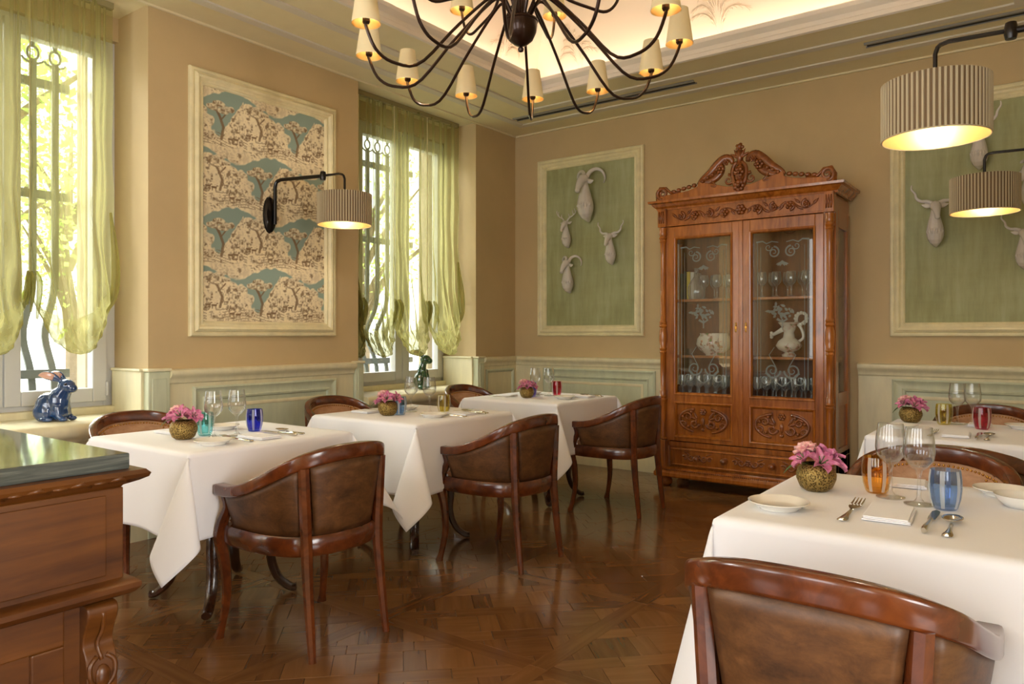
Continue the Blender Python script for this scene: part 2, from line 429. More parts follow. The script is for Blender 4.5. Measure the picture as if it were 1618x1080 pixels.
# ---- ceiling: soffit ring, bands, cornice riser, cove, upper ceiling
TX0, TX1, TY0, TY1 = -3.645, -0.495, 0.45, 5.35
cb = MB()
cb.bx(XL - 0.6, TX0, -3.4, YB + 0.2, ZC, ZC + 0.06); cb.bx(TX1, 4.0, -3.4, YB + 0.2, ZC, ZC + 0.06)
cb.bx(TX0, TX1, TY1, YB + 0.2, ZC, ZC + 0.06); cb.bx(TX0, TX1, -3.4, TY0, ZC, ZC + 0.06)
ceiling = struct(obj('ceiling', cb, m_soffit, smooth=0))
def ring_band(o0, o1, z0, z1, mat, name):
    xa, xb, ya, yb = XL + o0, XR - o0, -0.55 + o0, YB - o0; wd = o1 - o0
    for s in range(4):
        b = MB()
        if s == 0: b.add([(xa, ya, z0), (xa, yb, z0), (xa + wd, yb - wd, z0), (xa + wd, ya + wd, z0), (xa, ya, z1), (xa, yb, z1), (xa + wd, yb - wd, z1), (xa + wd, ya + wd, z1)], CUB)
        if s == 1: b.add([(xb, ya, z0), (xb, yb, z0), (xb - wd, yb - wd, z0), (xb - wd, ya + wd, z0), (xb, ya, z1), (xb, yb, z1), (xb - wd, yb - wd, z1), (xb - wd, ya + wd, z1)], CUB)
        if s == 2: b.add([(xa, yb, z0), (xb, yb, z0), (xb - wd, yb - wd, z0), (xa + wd, yb - wd, z0), (xa, yb, z1), (xb, yb, z1), (xb - wd, yb - wd, z1), (xa + wd, yb - wd, z1)], CUB)
        if s == 3: continue
        obj(name, b, mat, ceiling, smooth=0, bevel=0.004)
CUB = [(0, 1, 2, 3), (4, 5, 6, 7), (0, 1, 5, 4), (1, 2, 6, 5), (2, 3, 7, 6), (3, 0, 4, 7)]
ring_band(0.272, 0.348, ZC - 0.012, ZC + 0.02, m_band, 'band_moulding')
ring_band(0.635, 0.71, ZC - 0.012, ZC + 0.02, m_band, 'band_moulding')
ring_band(0.0, 0.022, ZC - 0.014, ZC + 0.01, m_soffit, 'wall_bead')
# cornice riser on the four tray edges
RP = [(0.0, ZC), (-0.012, ZC - 0.006), (-0.03, ZC + 0.0), (-0.03, ZC + 0.028), (-0.018, ZC + 0.04), (-0.018, ZC + 0.07), (-0.036, ZC + 0.085), (-0.05, ZC + 0.10), (-0.05, ZC + 0.125), (-0.03, ZC + 0.14), (0.0, ZC + 0.14)]
def tray_loop(prof, name, mat, smooth=30, sides=(0, 1, 2, 3), n=1):
    """profile offset: negative = towards tray centre, positive = behind the edge"""
    for s in sides:
        b = MB(); v = []
        for o, z in prof:
            xa, xb, ya, yb = TX0 - o, TX1 + o, TY0 - o, TY1 + o
            q = [((xa, ya), (xa, yb)), ((xa, yb), (xb, yb)), ((xb, yb), (xb, ya)), ((xb, ya), (xa, ya))][s]
            v += [(q[0][0], q[0][1], z), (q[1][0], q[1][1], z)]
        b.add(v, [(2 * i, 2 * i + 1, 2 * i + 3, 2 * i + 2) for i in range(len(prof) - 1)])
        obj(name, b, mat, ceiling, smooth=smooth)
tray_loop(RP, 'cornice', m_cornice)
CV = [(0.0, ZC + 0.06), (0.14, ZC + 0.06)] + [(0.14 - 0.72 * math.sin(t) ** 1.0 * (1 - math.cos(t) * 0.0) * (1 - math.cos(t)) ** 0 * (t / (PI / 2)) ** 0.9, ZC + 0.06 + 0.58 * math.sin(t)) for t in [PI / 2 * i / 12 for i in range(13)]]
CVs = [(0.14 - 0.72 * (1 - math.cos(t)), ZC + 0.06 + 0.58 * math.sin(t)) for t in [PI / 2 * i / 14 for i in range(15)]]
tray_loop([(0.0, ZC + 0.061)] + CVs, 'cove', m_cove, smooth=60)
obj('upper_ceiling', MB().bx(TX0 + 0.55, TX1 - 0.55, TY0 + 0.55, TY1 - 0.55, ZC + 0.635, ZC + 0.66), m_cove, ceiling, smooth=0)
# plaster palmettes modelled on the cove
def cove_pt(side, along, h):
    t = math.asin(min(1, h / 0.58)); o = 0.14 - 0.72 * (1 - math.cos(t)); z = ZC + 0.06 + h; o -= 0.006
    if side == 'back': return (along, TY1 + o, z)
    return (TX0 - o, along, z)
def palmette(side, c, w_, h0, h1):
    """acanthus spray: feathered lobes that rise and droop outwards at the tip"""
    b = MB()
    for k in range(-4, 5):
        a = k / 4.0; L = 1 - 0.5 * abs(a); path = []
        for i in range(10):
            t = i / 9; u = w_ * a * (0.25 * t + 0.75 * t ** 2.2); h = h0 + (h1 - h0) * L * math.sin(t * PI * (0.5 + 0.22 * abs(a)))
            path.append(cove_pt(side, c + u, max(0.02, h)))
        b.tube(path, [0.002 + 0.0045 * math.sin(PI * min(1, i / 9 + 0.1)) for i in range(10)], 6)
        for i in range(2, 9):                             # small feather lobes along each rib
            for sg in (-1, 1):
                p = Vector(path[i]); q_ = Vector(path[min(i + 1, 9)]); d = (q_ - p); e = d.cross(Vector((0, 1, 0) if side == 'back' else (1, 0, 0)))
                if d.length > 1e-4: b.tube([p, p + d * 0.8 + e.normalized() * 0.016 * sg, p + d * 0.9 + e.normalized() * 0.026 * sg], [0.003, 0.0035, 0.001], 5)
    stuff(obj('plaster_palmette', b, m_cove, ceiling, smooth=60))
palmette('back', -2.07, 0.26, 0.10, 0.48); palmette('back', -3.30, 0.20, 0.10, 0.44)
palmette('left', 4.95, 0.20, 0.10, 0.44); palmette('left', 2.9, 0.26, 0.10, 0.48); palmette('back', -0.85, 0.2, 0.1, 0.44)
# warm cove lights hidden behind the cornice (the room's own light)
WARM = (1.0, 0.78, 0.64)
area('cove_light', (TX0 - 0.05, (TY0 + TY1) / 2, ZC + 0.085), (PI, 0, 0), 0.05, TY1 - TY0, 5.5, WARM)
area('cove_light', (TX1 + 0.05, (TY0 + TY1) / 2, ZC + 0.085), (PI, 0, 0), 0.05, TY1 - TY0, 5.5, WARM)
area('cove_light', ((TX0 + TX1) / 2, TY1 + 0.05, ZC + 0.085), (PI, 0, 0), TX1 - TX0, 0.05, 3.6, WARM)
area('cove_light', ((TX0 + TX1) / 2, TY0 - 0.05, ZC + 0.085), (PI, 0, 0), TX1 - TX0, 0.05, 3.6, WARM)
# slot air diffusers
for x0, x1, lab in ((-4.232, -2.42, 'long dark slot air diffuser in the ceiling near the room corner'), (-1.115, 0.1, 'dark slot air diffuser in the ceiling above the right wall panel')):
    t = thing('air_slot', lab, 'air vent', ((x0 + x1) / 2, 5.805, ZC))
    hl = (x1 - x0) / 2
    obj('slot', MB().bx(-hl, hl, -0.02, 0.034, -0.006, 0.02), m_darkslot, t, smooth=0)
    obj('lip', MB().bx(-hl - 0.01, hl + 0.01, 0.032, 0.04, -0.012, 0.01), m_alum, t, smooth=0)
    obj('lip', MB().bx(-hl - 0.01, hl + 0.01, -0.045, -0.02, -0.012, 0.01), m_alum, t, smooth=0)

# ---- walls
wl = MB()
wl.bx(-5.30, XL, N1[1], N2[0], 0, ZC); wl.bx(-5.30, XL, N2[1], YB + 0.2, 0, ZC)
wl.bx(-5.30, XL, -0.5, N1[0], 0, ZC); wl.bx(-5.5, XL, -3.4, -2.2, 0, ZC)
for a, b in (N1, N2): wl.bx(-5.30, -5.16, a, b, 3.32, ZC); wl.bx(-5.16, -5.0, a, b, 3.205, ZC); wl.bx(-5.30, XL - 0.01, a, b, 0, 0.72)
wl.bx(-5.5, XL, -2.2, -0.5, 0, 0.72); wl.bx(-5.5, XL, -2.2, -0.5, 3.2, ZC)
# reveals that close the gap beside the window units
for (a, b), (c, d) in ((N1, W1), (N2, W2)):
    wl.add([(XL, a, 0.72), (XW - 0.06, c, 0.72), (XW - 0.06, a - 0.02, 0.72), (XL, a, ZC), (XW - 0.06, c, ZC), (XW - 0.06, a - 0.02, ZC)], [(0, 1, 2), (3, 4, 5), (0, 1, 4, 3), (1, 2, 5, 4), (2, 0, 3, 5)])
wall_left = struct(obj('wall_left', wl, m_wall, smooth=0))
wall_back = struct(obj('wall_back', MB().bx(-5.5, 4.0, YB, YB + 0.2, 0, ZC), m_wall, smooth=0))
wr = MB().bx(XR, XR + 0.2, 1.35, YB, 0, ZC); wr.bx(XR, XR + 0.2, -1.2, 1.35, 2.6, ZC); wr.bx(XR, XR + 0.2, -3.4, -1.2, 0, ZC)
wall_right = struct(obj('wall_right', wr, m_wall, smooth=0))
wb = MB().bx(4.0, 4.2, -3.4, -1.1, 0, ZC); wb.bx(4.0, 4.2, 1.3, YB + 0.2, 0, ZC); wb.bx(4.0, 4.2, -1.1, 1.3, 0, 0.75); wb.bx(4.0, 4.2, -1.1, 1.3, 2.75, ZC)
struct(obj('wall_beyond', wb, m_wall, smooth=0))
rw = MB().bx(-5.5, 4.2, -3.6, -3.4, 0, 0.7); rw.bx(-5.5, 4.2, -3.6, -3.4, 3.15, ZC)
for x0, x1 in ((-5.5, -3.9), (-2.3, -1.4), (0.2, 1.1), (2.7, 4.2)): rw.bx(x0, x1, -3.6, -3.4, 0.7, 3.15)
struct(obj('wall_rear', rw, m_wall, smooth=0))
# ---- wainscot
WZ = 1.056
RAILP = [(0.0, 0.945), (0.022, 0.945), (0.022, 0.958), (0.034, 0.968), (0.036, 0.985), (0.046, 1.0), (0.062, 1.012), (0.07, 1.03), (0.066, 1.048), (0.052, WZ), (0.0, WZ)]
BASEP = [(0.0, 0.0), (0.034, 0.0), (0.034, 0.12), (0.024, 0.135), (0.02, 0.15), (0.0, 0.15)]
trim_n = [0]
def trim(mb, mat, parent=None, smooth=30, name=None, bevel=0.0):
    trim_n[0] += 1
    o = obj(name or 'trim_%d' % trim_n[0], mb, mat, parent, smooth=smooth, bevel=bevel)
    return o if parent else struct(o)
def wain(p0, p1, out, name):
    """boarding + chair rail + skirting along a straight stretch"""
    t = trim(MB().extr([(0.0, 0.0), (0.018, 0.0), (0.018, 0.95), (0.0, 0.95)], p0, p1, out), m_cream, smooth=0)
    trim(MB().extr(RAILP, p0, p1, out), m_cream, t, 40, 'chair_rail')
    trim(MB().extr(BASEP, p0, p1, out), m_cream, t, 40, 'skirting')
    return t
MP = [(0.0, 0.0), (0.0, 0.016), (0.012, 0.022), (0.022, 0.014), (0.05, 0.010), (0.068, 0.012), (0.075, 0.02), (0.088, 0.016), (0.095, 0.0)]
def mould(parent, to3, u0, u1, v0, v1, prof, mat, name='panel_moulding', smooth=35):
    """four mitred rails of a rectangular moulding; to3(u, v, h) -> world"""
    q = lambda i: [(u0 + i, v0 + i), (u1 - i, v0 + i), (u1 - i, v1 - i), (u0 + i, v1 - i)]
    for s in range(4):
        b = MB(); v = []
        for i, h in prof:
            c = q(i); a, d = c[s], c[(s + 1) % 4]; v += [to3(a[0], a[1], h), to3(d[0], d[1], h)]
        n = len(prof)
        b.add(v, [(2 * i, 2 * i + 1, 2 * i + 3, 2 * i + 2) for i in range(n - 1)] + [(2 * n - 2, 2 * n - 1, 1, 0)])
        obj(name, b, mat, parent, smooth=smooth)
left3 = lambda u, v, h: (XL + 0.018 + h, u, v)
back3 = lambda u, v, h: (u, YB - 0.018 - h, v)
def panel(parent, to3, u0, u1, v0, v1, out):
    mould(parent, to3, u0, u1, v0, v1, MP, m_sage)
    b = MB(); w_ = 0.095
    b.add([to3(u0 + w_, v0 + w_, 0.003), to3(u1 - w_, v0 + w_, 0.003), to3(u1 - w_, v1 - w_, 0.003), to3(u0 + w_, v1 - w_, 0.003)], [(0, 1, 2, 3)])
    obj('panel_field', b, m_sage, parent, smooth=0)
    mould(parent, to3, u0 + w_ + 0.03, u1 - w_ - 0.03, v0 + w_ + 0.03, v1 - w_ - 0.03, [(0, 0.003), (0, 0.008), (0.012, 0.010), (0.024, 0.006), (0.026, 0.003)], m_cream, 'inner_bead')
tw = wain((XL, N1[1] + 0.12), (XL, N2[0] - 0.07), (1, 0), 'left')
panel(tw, left3, 2.69, 3.89, 0.26, 0.935, 1)
# pilaster blocks at the niche edges and boxed wainscot inside the niches
for y0, y1 in ((N1[1] - 0.02, N1[1] + 0.12), (N2[0] - 0.065, N2[0] + 0.02), (N2[1] - 0.02, N2[1] + 0.08), (N1[0] - 0.1, N1[0] + 0.02)):
    b = MB().bx(XL - 0.02, XL + 0.045, y0, y1, 0, 1.045); t = trim(b, m_sage, bevel=0.006)
    trim(MB().bx(XL - 0.02, XL + 0.056, y0 - 0.008, y1 + 0.008, 1.045, 1.064), m_cream, t, 30, 'cap', 0.005)
    trim(MB().bx(XL + 0.04, XL + 0.05, y0 + 0.022, y1 - 0.022, 0.16, 1.0), m_sage, t, 30, 'raised_strip', 0.004)
for ys, sg in ((N1[1], -1), (N2[1], -1)):
    b = MB().bx(XW + 0.06, XL - 0.02, ys - 0.035, ys, 0.66, 1.045); t = trim(b, m_cream, bevel=0.004)
    trim(MB().bx(XW + 0.06, XL - 0.02, ys - 0.045, ys, 1.045, 1.062), m_cream, t, 30, 'cap', 0.005)
t = wain((XL, N2[1] + 0.08), (XL, YB), (1, 0), 'corner')
mould(t, left3, N2[1] + 0.13, YB - 0.06, 0.26, 0.93, [(0.0, 0.0), (0.0, 0.014), (0.012, 0.018), (0.03, 0.008), (0.034, 0.0)], m_sage)
tb = wain((XL, YB), (-2.86, YB), (0, -1), 'back_l'); panel(tb, back3, -4.245, -3.0, 0.26, 0.94, 1)
tr_ = wain((-1.27, YB), (XR, YB), (0, -1), 'back_r'); panel(tr_, back3, -1.03, 0.30, 0.26, 0.94, 1)
wain((XR, YB), (XR, 1.35), (-1, 0), 'right')
# ---- sills
for k, (a, b_) in enumerate((N1, N2)):
    SP = [(0.0, 0.66), (0.055, 0.66), (0.06, 0.675), (0.085, 0.685), (0.105, 0.705), (0.108, 0.735), (0.098, 0.757), (0.08, 0.768), (-0.45, 0.772), (-0.45, 0.66)]
    s_ = trim(MB().extr(SP, (XL, a + 0.02), (XL, b_ - 0.02), (1, 0)), m_cream, smooth=50)
    s_['label'] = 'cream painted window sill with rounded nosing'
    trim(MB().bx(XW + 0.0, XW + 0.10, a + 0.02, b_ - 0.02, 0.768, 0.815), m_cream, s_, 30, 'sill_upstand', 0.006)
    ap = trim(MB().bx(XL, XL + 0.018, a, b_, 0, 0.66), m_cream, smooth=0)
    mould(ap, left3, a + 0.12, b_ - 0.12, 0.2, 0.6, [(0.0, 0.0), (0.0, 0.014), (0.014, 0.02), (0.04, 0.008), (0.044, 0.0)], m_sage)
    trim(MB().extr(BASEP, (XL, a), (XL, b_), (1, 0)), m_cream, ap, 40, 'skirting')

# ---- windows
def make_window(n, y0, y1):
    t = struct(obj('window_%d' % n, MB().bx(XW - 0.07, XW + 0.03, y0, y0 + 0.075, 0.80, 3.21).bx(XW - 0.07, XW + 0.03, y1 - 0.075, y1, 0.80, 3.21)
        .bx(XW - 0.07, XW + 0.03, y0 + 0.075, y1 - 0.075, 0.80, 0.86).bx(XW - 0.07, XW + 0.03, y0 + 0.075, y1 - 0.075, 3.16, 3.21), m_pvc, smooth=0, bevel=0.004))
    ym = (y0 + y1) / 2
    for a, b in ((y0 + 0.06, ym - 0.004), (ym + 0.004, y1 - 0.06)):
        zb, zt = 0.845, 3.175; wd = 0.088
        f_ = MB().bx(XW - 0.03, XW + 0.05, a, a + wd, zb, zt).bx(XW - 0.03, XW + 0.05, b - wd, b, zb, zt).bx(XW - 0.03, XW + 0.05, a + wd, b - wd, zb, zb + wd).bx(XW - 0.03, XW + 0.05, a + wd, b - wd, zt - wd, zt)
        s_ = obj('sash', f_, m_pvc, t, smooth=0, bevel=0.006)
        obj('pane', MB().bx(XW - 0.004, XW + 0.004, a + wd - 0.005, b - wd + 0.005, zb + wd - 0.005, zt - wd + 0.005), m_pane, s_, smooth=0)
    h = MB().box((XW + 0.06, ym, 1.55), (0.02, 0.03, 0.12)); h.tube([(XW + 0.07, ym, 1.55), (XW + 0.10, ym, 1.55), (XW + 0.10, ym, 1.43)], 0.008, 8)
    obj('handle', h, m_pvc, t, bevel=0.003)
    obj('hinge', MB().lathe([(0.009, 0), (0.009, 0.09)], 10, (XW + 0.055, y1 - 0.062, 0.88)), m_pvc, t)
    return t
make_window(1, *W1); make_window(2, *W2)
# outer reveal with segmental arch
for n, (y0, y1) in enumerate((W1, W2)):
    b = MB(); pts = []
    a, c = y0 + 0.12, y1 - 0.12; ym = (a + c) / 2; hw = (c - a) / 2
    arch = [(ym - hw * math.cos(PI * i / 16), 3.16 + 0.11 * math.sin(PI * i / 16)) for i in range(17)]
    for i in range(16):
        (ya, za), (yb, zb) = arch[i], arch[i + 1]
        for x0, x1 in ((-5.32, -5.2),):
            b.add([(x0, ya, za), (x0, yb, zb), (x0, yb, 3.34), (x0, ya, 3.34), (x1, ya, za), (x1, yb, zb), (x1, yb, 3.34), (x1, ya, 3.34)], CUB)
    b.bx(-5.32, -5.2, y0 - 0.3, a, 0.7, 3.34); b.bx(-5.32, -5.2, c, y1 + 0.02, 0.7, 3.34); b.bx(-5.36, -5.15, a, c, 0.7, 0.80)
    trim(b, m_stone, smooth=0)

# ---- wrought-iron grilles
def make_grille(y0, y1, lab):
    a, c = y0 + 0.0745, y1 - 0.157
    g = thing('window_grille', lab, 'grille', (-5.40, (a + c) / 2, 0.8))
    L = lambda p: (p[0] + 5.40, p[1] - (a + c) / 2, p[2] - 0.8)
    n = 8
    for k in range(n):
        y = a + (c - a) * (k + 0.5) / n
        path = [L((-5.40 - (0.16 * math.exp(-((z - 1.28) / 0.2) ** 2)), y, z)) for z in [0.84 + 0.06 * i for i in range(20)] + [2.2, 2.55, 3.07]]
        b = MB().tube(path, 0.012, 4, flat=2.5, up=(1, 0, 0))
        o = obj('bar', b, m_iron, g)
        z0 = 3.07
        fb_ = MB(); ring = [L((-5.40, y + 0.034 * math.cos(t), z0 + 0.05 + 0.045 * math.sin(t))) for t in [2 * PI * i / 14 - PI / 2 for i in range(15)]]
        fb_.tube(ring, 0.008, 6, caps=False)
        for sg in (-1, 1):
            fb_.tube([L((-5.40, y + sg * q[0], z0 + q[1])) for q in ((0.0, -0.02), (0.03, -0.012), (0.055, 0.0), (0.065, 0.014))], [0.009, 0.008, 0.007, 0.006], 6)
        fb_.tube([L((-5.40, y, z0 + 0.09)), L((-5.40, y, z0 + 0.12)), L((-5.40, y, z0 + 0.19))], [0.008, 0.017, 0.002], 6)
        obj('finial', fb_, m_iron, o)
    for z in (1.02, 2.20, 2.93):
        obj('cross_bar', MB().bx(-5.40 + 5.40 - 0.012, 0.012, a - (a + c) / 2 - 0.02, c - (a + c) / 2 + 0.02, z - 0.8 - 0.028, z - 0.8 + 0.028), m_iron, g, smooth=0)
    return g
make_grille(*W1, 'wrought-iron grille with spear finials outside the window behind the blue rabbit')
make_grille(*W2, 'wrought-iron grille with bulging bars outside the window behind the green rabbit')
# ================================================================== outside
m_lawn = plain('pale_gravel', S(206, 206, 186), 0.95, var=0.12, vscale=1.0)
m_bark = plain('tree_bark', S(120, 104, 84), 0.9, var=0.2, vscale=9)
def mk_leaf():
    t = NT('spring_leaf').set(0.6)
    oi = t.n('ShaderNodeNewGeometry')
    t.base(t.ramp(oi.outputs['Random Per Island'], [(0.0, S(120, 156, 66)), (1.0, S(186, 206, 120))]))
    tl = t.n('ShaderNodeBsdfTranslucent'); tl.inputs[0].default_value = S(184, 212, 110)
    mx = t.n('ShaderNodeMixShader'); mx.inputs[0].default_value = 0.5
    t.l(t.p.outputs[0], mx.inputs[1]); t.l(tl.outputs[0], mx.inputs[2]); t.l(mx.outputs[0], t.out.inputs[0]); return t.m
m_leaf = mk_leaf()
struct(obj('ground_outside', MB().bx(-40, -5.5, -25, 30, -0.6, -0.5), m_lawn, smooth=0))
def make_tree(x, y, lab, seed, h=6.0, nl=2600, lean=0.3):
    rnd = random.Random(seed); t = thing('tree', lab, 'tree', (x, y, -0.5))
    trunk = [(lean * (k / 6) ** 1.5, 0.1 * math.sin(k), h * 0.62 * k / 6) for k in range(7)]
    b = MB().tube(trunk, [0.22 - 0.02 * k for k in range(7)], 10); tips = []
    for k in range(9):
        a = rnd.uniform(0, 2 * PI); z0 = h * rnd.uniform(0.28, 0.6); r = rnd.uniform(1.0, 2.0)
        p = [(lean * z0 / h + r * s * math.cos(a), r * s * math.sin(a), z0 + h * 0.28 * s ** 0.8) for s in (0, 0.3, 0.65, 1.0)]
        b.tube(p, [0.09, 0.065, 0.04, 0.015], 6); tips += p[1:]
    obj('trunk', b, m_bark, t)
    lv = MB()
    for k in range(nl):
        c = rnd.choice(tips); p = Vector((c[0] + rnd.gauss(0, 0.55), c[1] + rnd.gauss(0, 0.55), c[2] + rnd.gauss(0, 0.5)))
        d = Vector((rnd.gauss(0, 1), rnd.gauss(0, 1), rnd.gauss(-0.4, 0.6))).normalized(); e = d.cross(Vector((rnd.gauss(0, 1), rnd.gauss(0, 1), 1))).normalized()
        s = rnd.uniform(0.07, 0.15)
        lv.add([p, p + d * s * 0.5 + e * s * 0.3, p + d * s, p + d * s * 0.5 - e * s * 0.3], [(0, 1, 2, 3)])
    stuff(obj('foliage', lv, m_leaf, t, smooth=0, fix=False))
make_tree(-10.2, 2.6, 'spreading spring tree seen through the window behind the blue rabbit', 3, 6.5, 3600, 0.6)
make_tree(-17.5, 7.4, 'tree further back in the garden, to the right of the spreading tree', 5, 7.5, 3000, -0.3)
make_tree(-12.5, 11.2, 'pale tree outside the window behind the green rabbit', 8, 6.5, 1200, 0.2)

# ================================================================== balloon shades
def make_shade_blind(y0, y1, cords, zr, zl, lab, seed):
    """gathered organza blind: flat above, pulled up on cords into swags below"""
    rnd = random.Random(seed); X0 = -4.80
    t = thing('balloon_shade', lab, 'curtain', (X0, (y0 + y1) / 2, 3.34))
    yc = (y0 + y1) / 2
    def swag(y):
        """0 at a cord, 1 half-way between cords"""
        for a, b in zip(cords[:-1], cords[1:]):
            if a <= y <= b: u = (y - a) / (b - a); return math.sin(PI * u) ** 0.75, u
        return 0.0, 0.0
    nu, nv = 260, 64
    ph = [rnd.uniform(0, 6.28) for _ in range(6)]
    ridges = [(y0 + (y1 - y0) * (k + rnd.uniform(0.15, 0.85)) / 15, rnd.uniform(0.018, 0.045), rnd.uniform(0.007, 0.014), rnd.uniform(-0.02, 0.02)) for k in range(15)]
    def fn(u, v):
        y = y0 + (y1 - y0) * u; s, uu = swag(y)
        zb = zr + (zl - zr) * s                               # lowest point of the belly at this place
        # vertical run then curl under
        pleat = 0.016 * math.sin(y * 41 + ph[0]) + 0.011 * math.sin(y * 67 + ph[1]) + 0.008 * math.sin(y * 23 + ph[2])
        for ry, ra, rw, rs in ridges:
            q_ = (y - ry - rs * v) / rw
            if abs(q_) < 4: pleat += ra * math.exp(-q_ * q_)
        vs = 0.72
        ztop = 3.335
        zc = zb + 0.16 * s + 0.03
        near = 0.0
        if v <= vs:
            q = v / vs; z = ztop + (zc - ztop) * q
            belly = 0.10 * s * max(0, (q - 0.55) / 0.45) ** 2
            fan = (0.022 * math.sin(uu * 38 + ph[3]) + 0.016 * math.sin(24 * (uu + 0.8 * q) + ph[4]) + 0.012 * math.sin(44 * (uu - 0.6 * q) + ph[5])) * max(0, (q - 0.66) / 0.34) * s
            x = pleat * (0.35 + 0.65 * math.exp(-3 * (1 - q)) + 0.3) + belly + fan
            # pull fabric towards the cords near the bottom
            yy = y + 0.012 * math.sin(z * 9 + y * 17 + ph[4]) * q
        else:
            q = (v - vs) / (1 - vs); a = q * PI * 1.15
            rx = 0.09 * s + 0.018; rz = 0.16 * s + 0.03
            x = pleat * 0.5 + 0.10 * s + rx * math.sin(a) * 0.6 - rx * (1 - math.cos(a)) * 0.62 + (0.016 * math.sin(uu * 38 + ph[3] + q * 2) + 0.014 * math.sin(24 * (uu + 0.8 + q) + ph[4]) + 0.010 * math.sin(44 * (uu - 0.6 - q) + ph[5])) * s
            z = zc - rz * math.sin(min(a, PI * 0.5)) if a < PI / 2 else zc - rz + (1 - math.sin(a)) * rz * 0.75
            yy = y + 0.015 * math.sin(q * 6 + y * 30) * s
        return (x, yy - yc, z - 3.34)
    b = MB().grid(nu, nv, fn)
    obj('fabric', b, m_sheer, t, smooth=180)
    # gathered tufts at the cords
    for c in cords[1:-1]:
        g_ = MB()
        for k in range(5):
            a = rnd.uniform(-0.03, 0.03)
            p = [(0.02 + 0.012 * k, c - yc + a, zr - 3.34 + 0.10), (0.05 + 0.012 * k, c - yc + a * 1.6, zr - 3.34 + 0.02), (0.04, c - yc + a * 2.2, zr - 3.34 - 0.09 - 0.02 * k)]
            g_.tube(cr(p, 8), [0.010 + 0.012 * math.sin(PI * i / 7) for i in range(8)], 7, flat=0.5)
        obj('gathered_tuft', g_, m_sheer, t, smooth=180)
        obj('cord', MB().tube([(0.012, c - yc, 0.0), (0.012, c - yc, zr - 3.34 + 0.08)], 0.003, 6), m_shade, t)
    for yy in (y0 + 0.02, y1 - 0.02):
        g_ = MB(); e = yy - yc; sg = 1 if yy > yc else -1
        g_.tube(cr([(0.02, e, zr - 3.34 + 0.5), (0.05, e + 0.015 * sg, zr - 3.34 + 0.2), (0.06, e, zr - 3.34 - 0.02), (0.03, e - 0.06 * sg, zr - 3.34 - 0.16)], 14), [0.012 + 0.03 * math.sin(PI * i / 13) for i in range(14)], 8, flat=0.5)
        obj('side_gather', g_, m_sheer, t, smooth=180)
    obj('head_rail', MB().bx(-0.02, 0.02, y0 - yc, y1 - yc, -0.02, 0.018), m_groove, t, smooth=0)
    return t
make_shade_blind(0.98, 2.27, [0.98, 1.38, 1.80, 2.27], 1.54, 1.16, 'green sheer balloon shade hanging over the window behind the blue rabbit', 4)
make_shade_blind(4.20, 5.60, [4.20, 4.30, 4.72, 5.15, 5.60], 1.49, 1.08, 'green sheer balloon shade hanging over the window behind the green rabbit', 11)

# ================================================================== framed wall panels
FP = [(0.0, 0.0), (0.0, 0.022), (0.008, 0.03), (0.022, 0.032), (0.03, 0.026), (0.034, 0.036), (0.05, 0.046), (0.064, 0.04), (0.072, 0.026), (0.080, 0.022), (0.09, 0.026), (0.098, 0.02), (0.104, 0.006), (0.104, 0.0)]
def framed(lab, to3, u0, u1, v0, v1, org):
    t = thing('wall_panel', lab, 'wall panel', org)
    q = lambda u, v, h: tuple(Vector(to3(u, v, h)) - Vector(org))
    mould(t, q, u0, u1, v0, v1, FP, m_pframe, 'frame_rail')
    return t, q
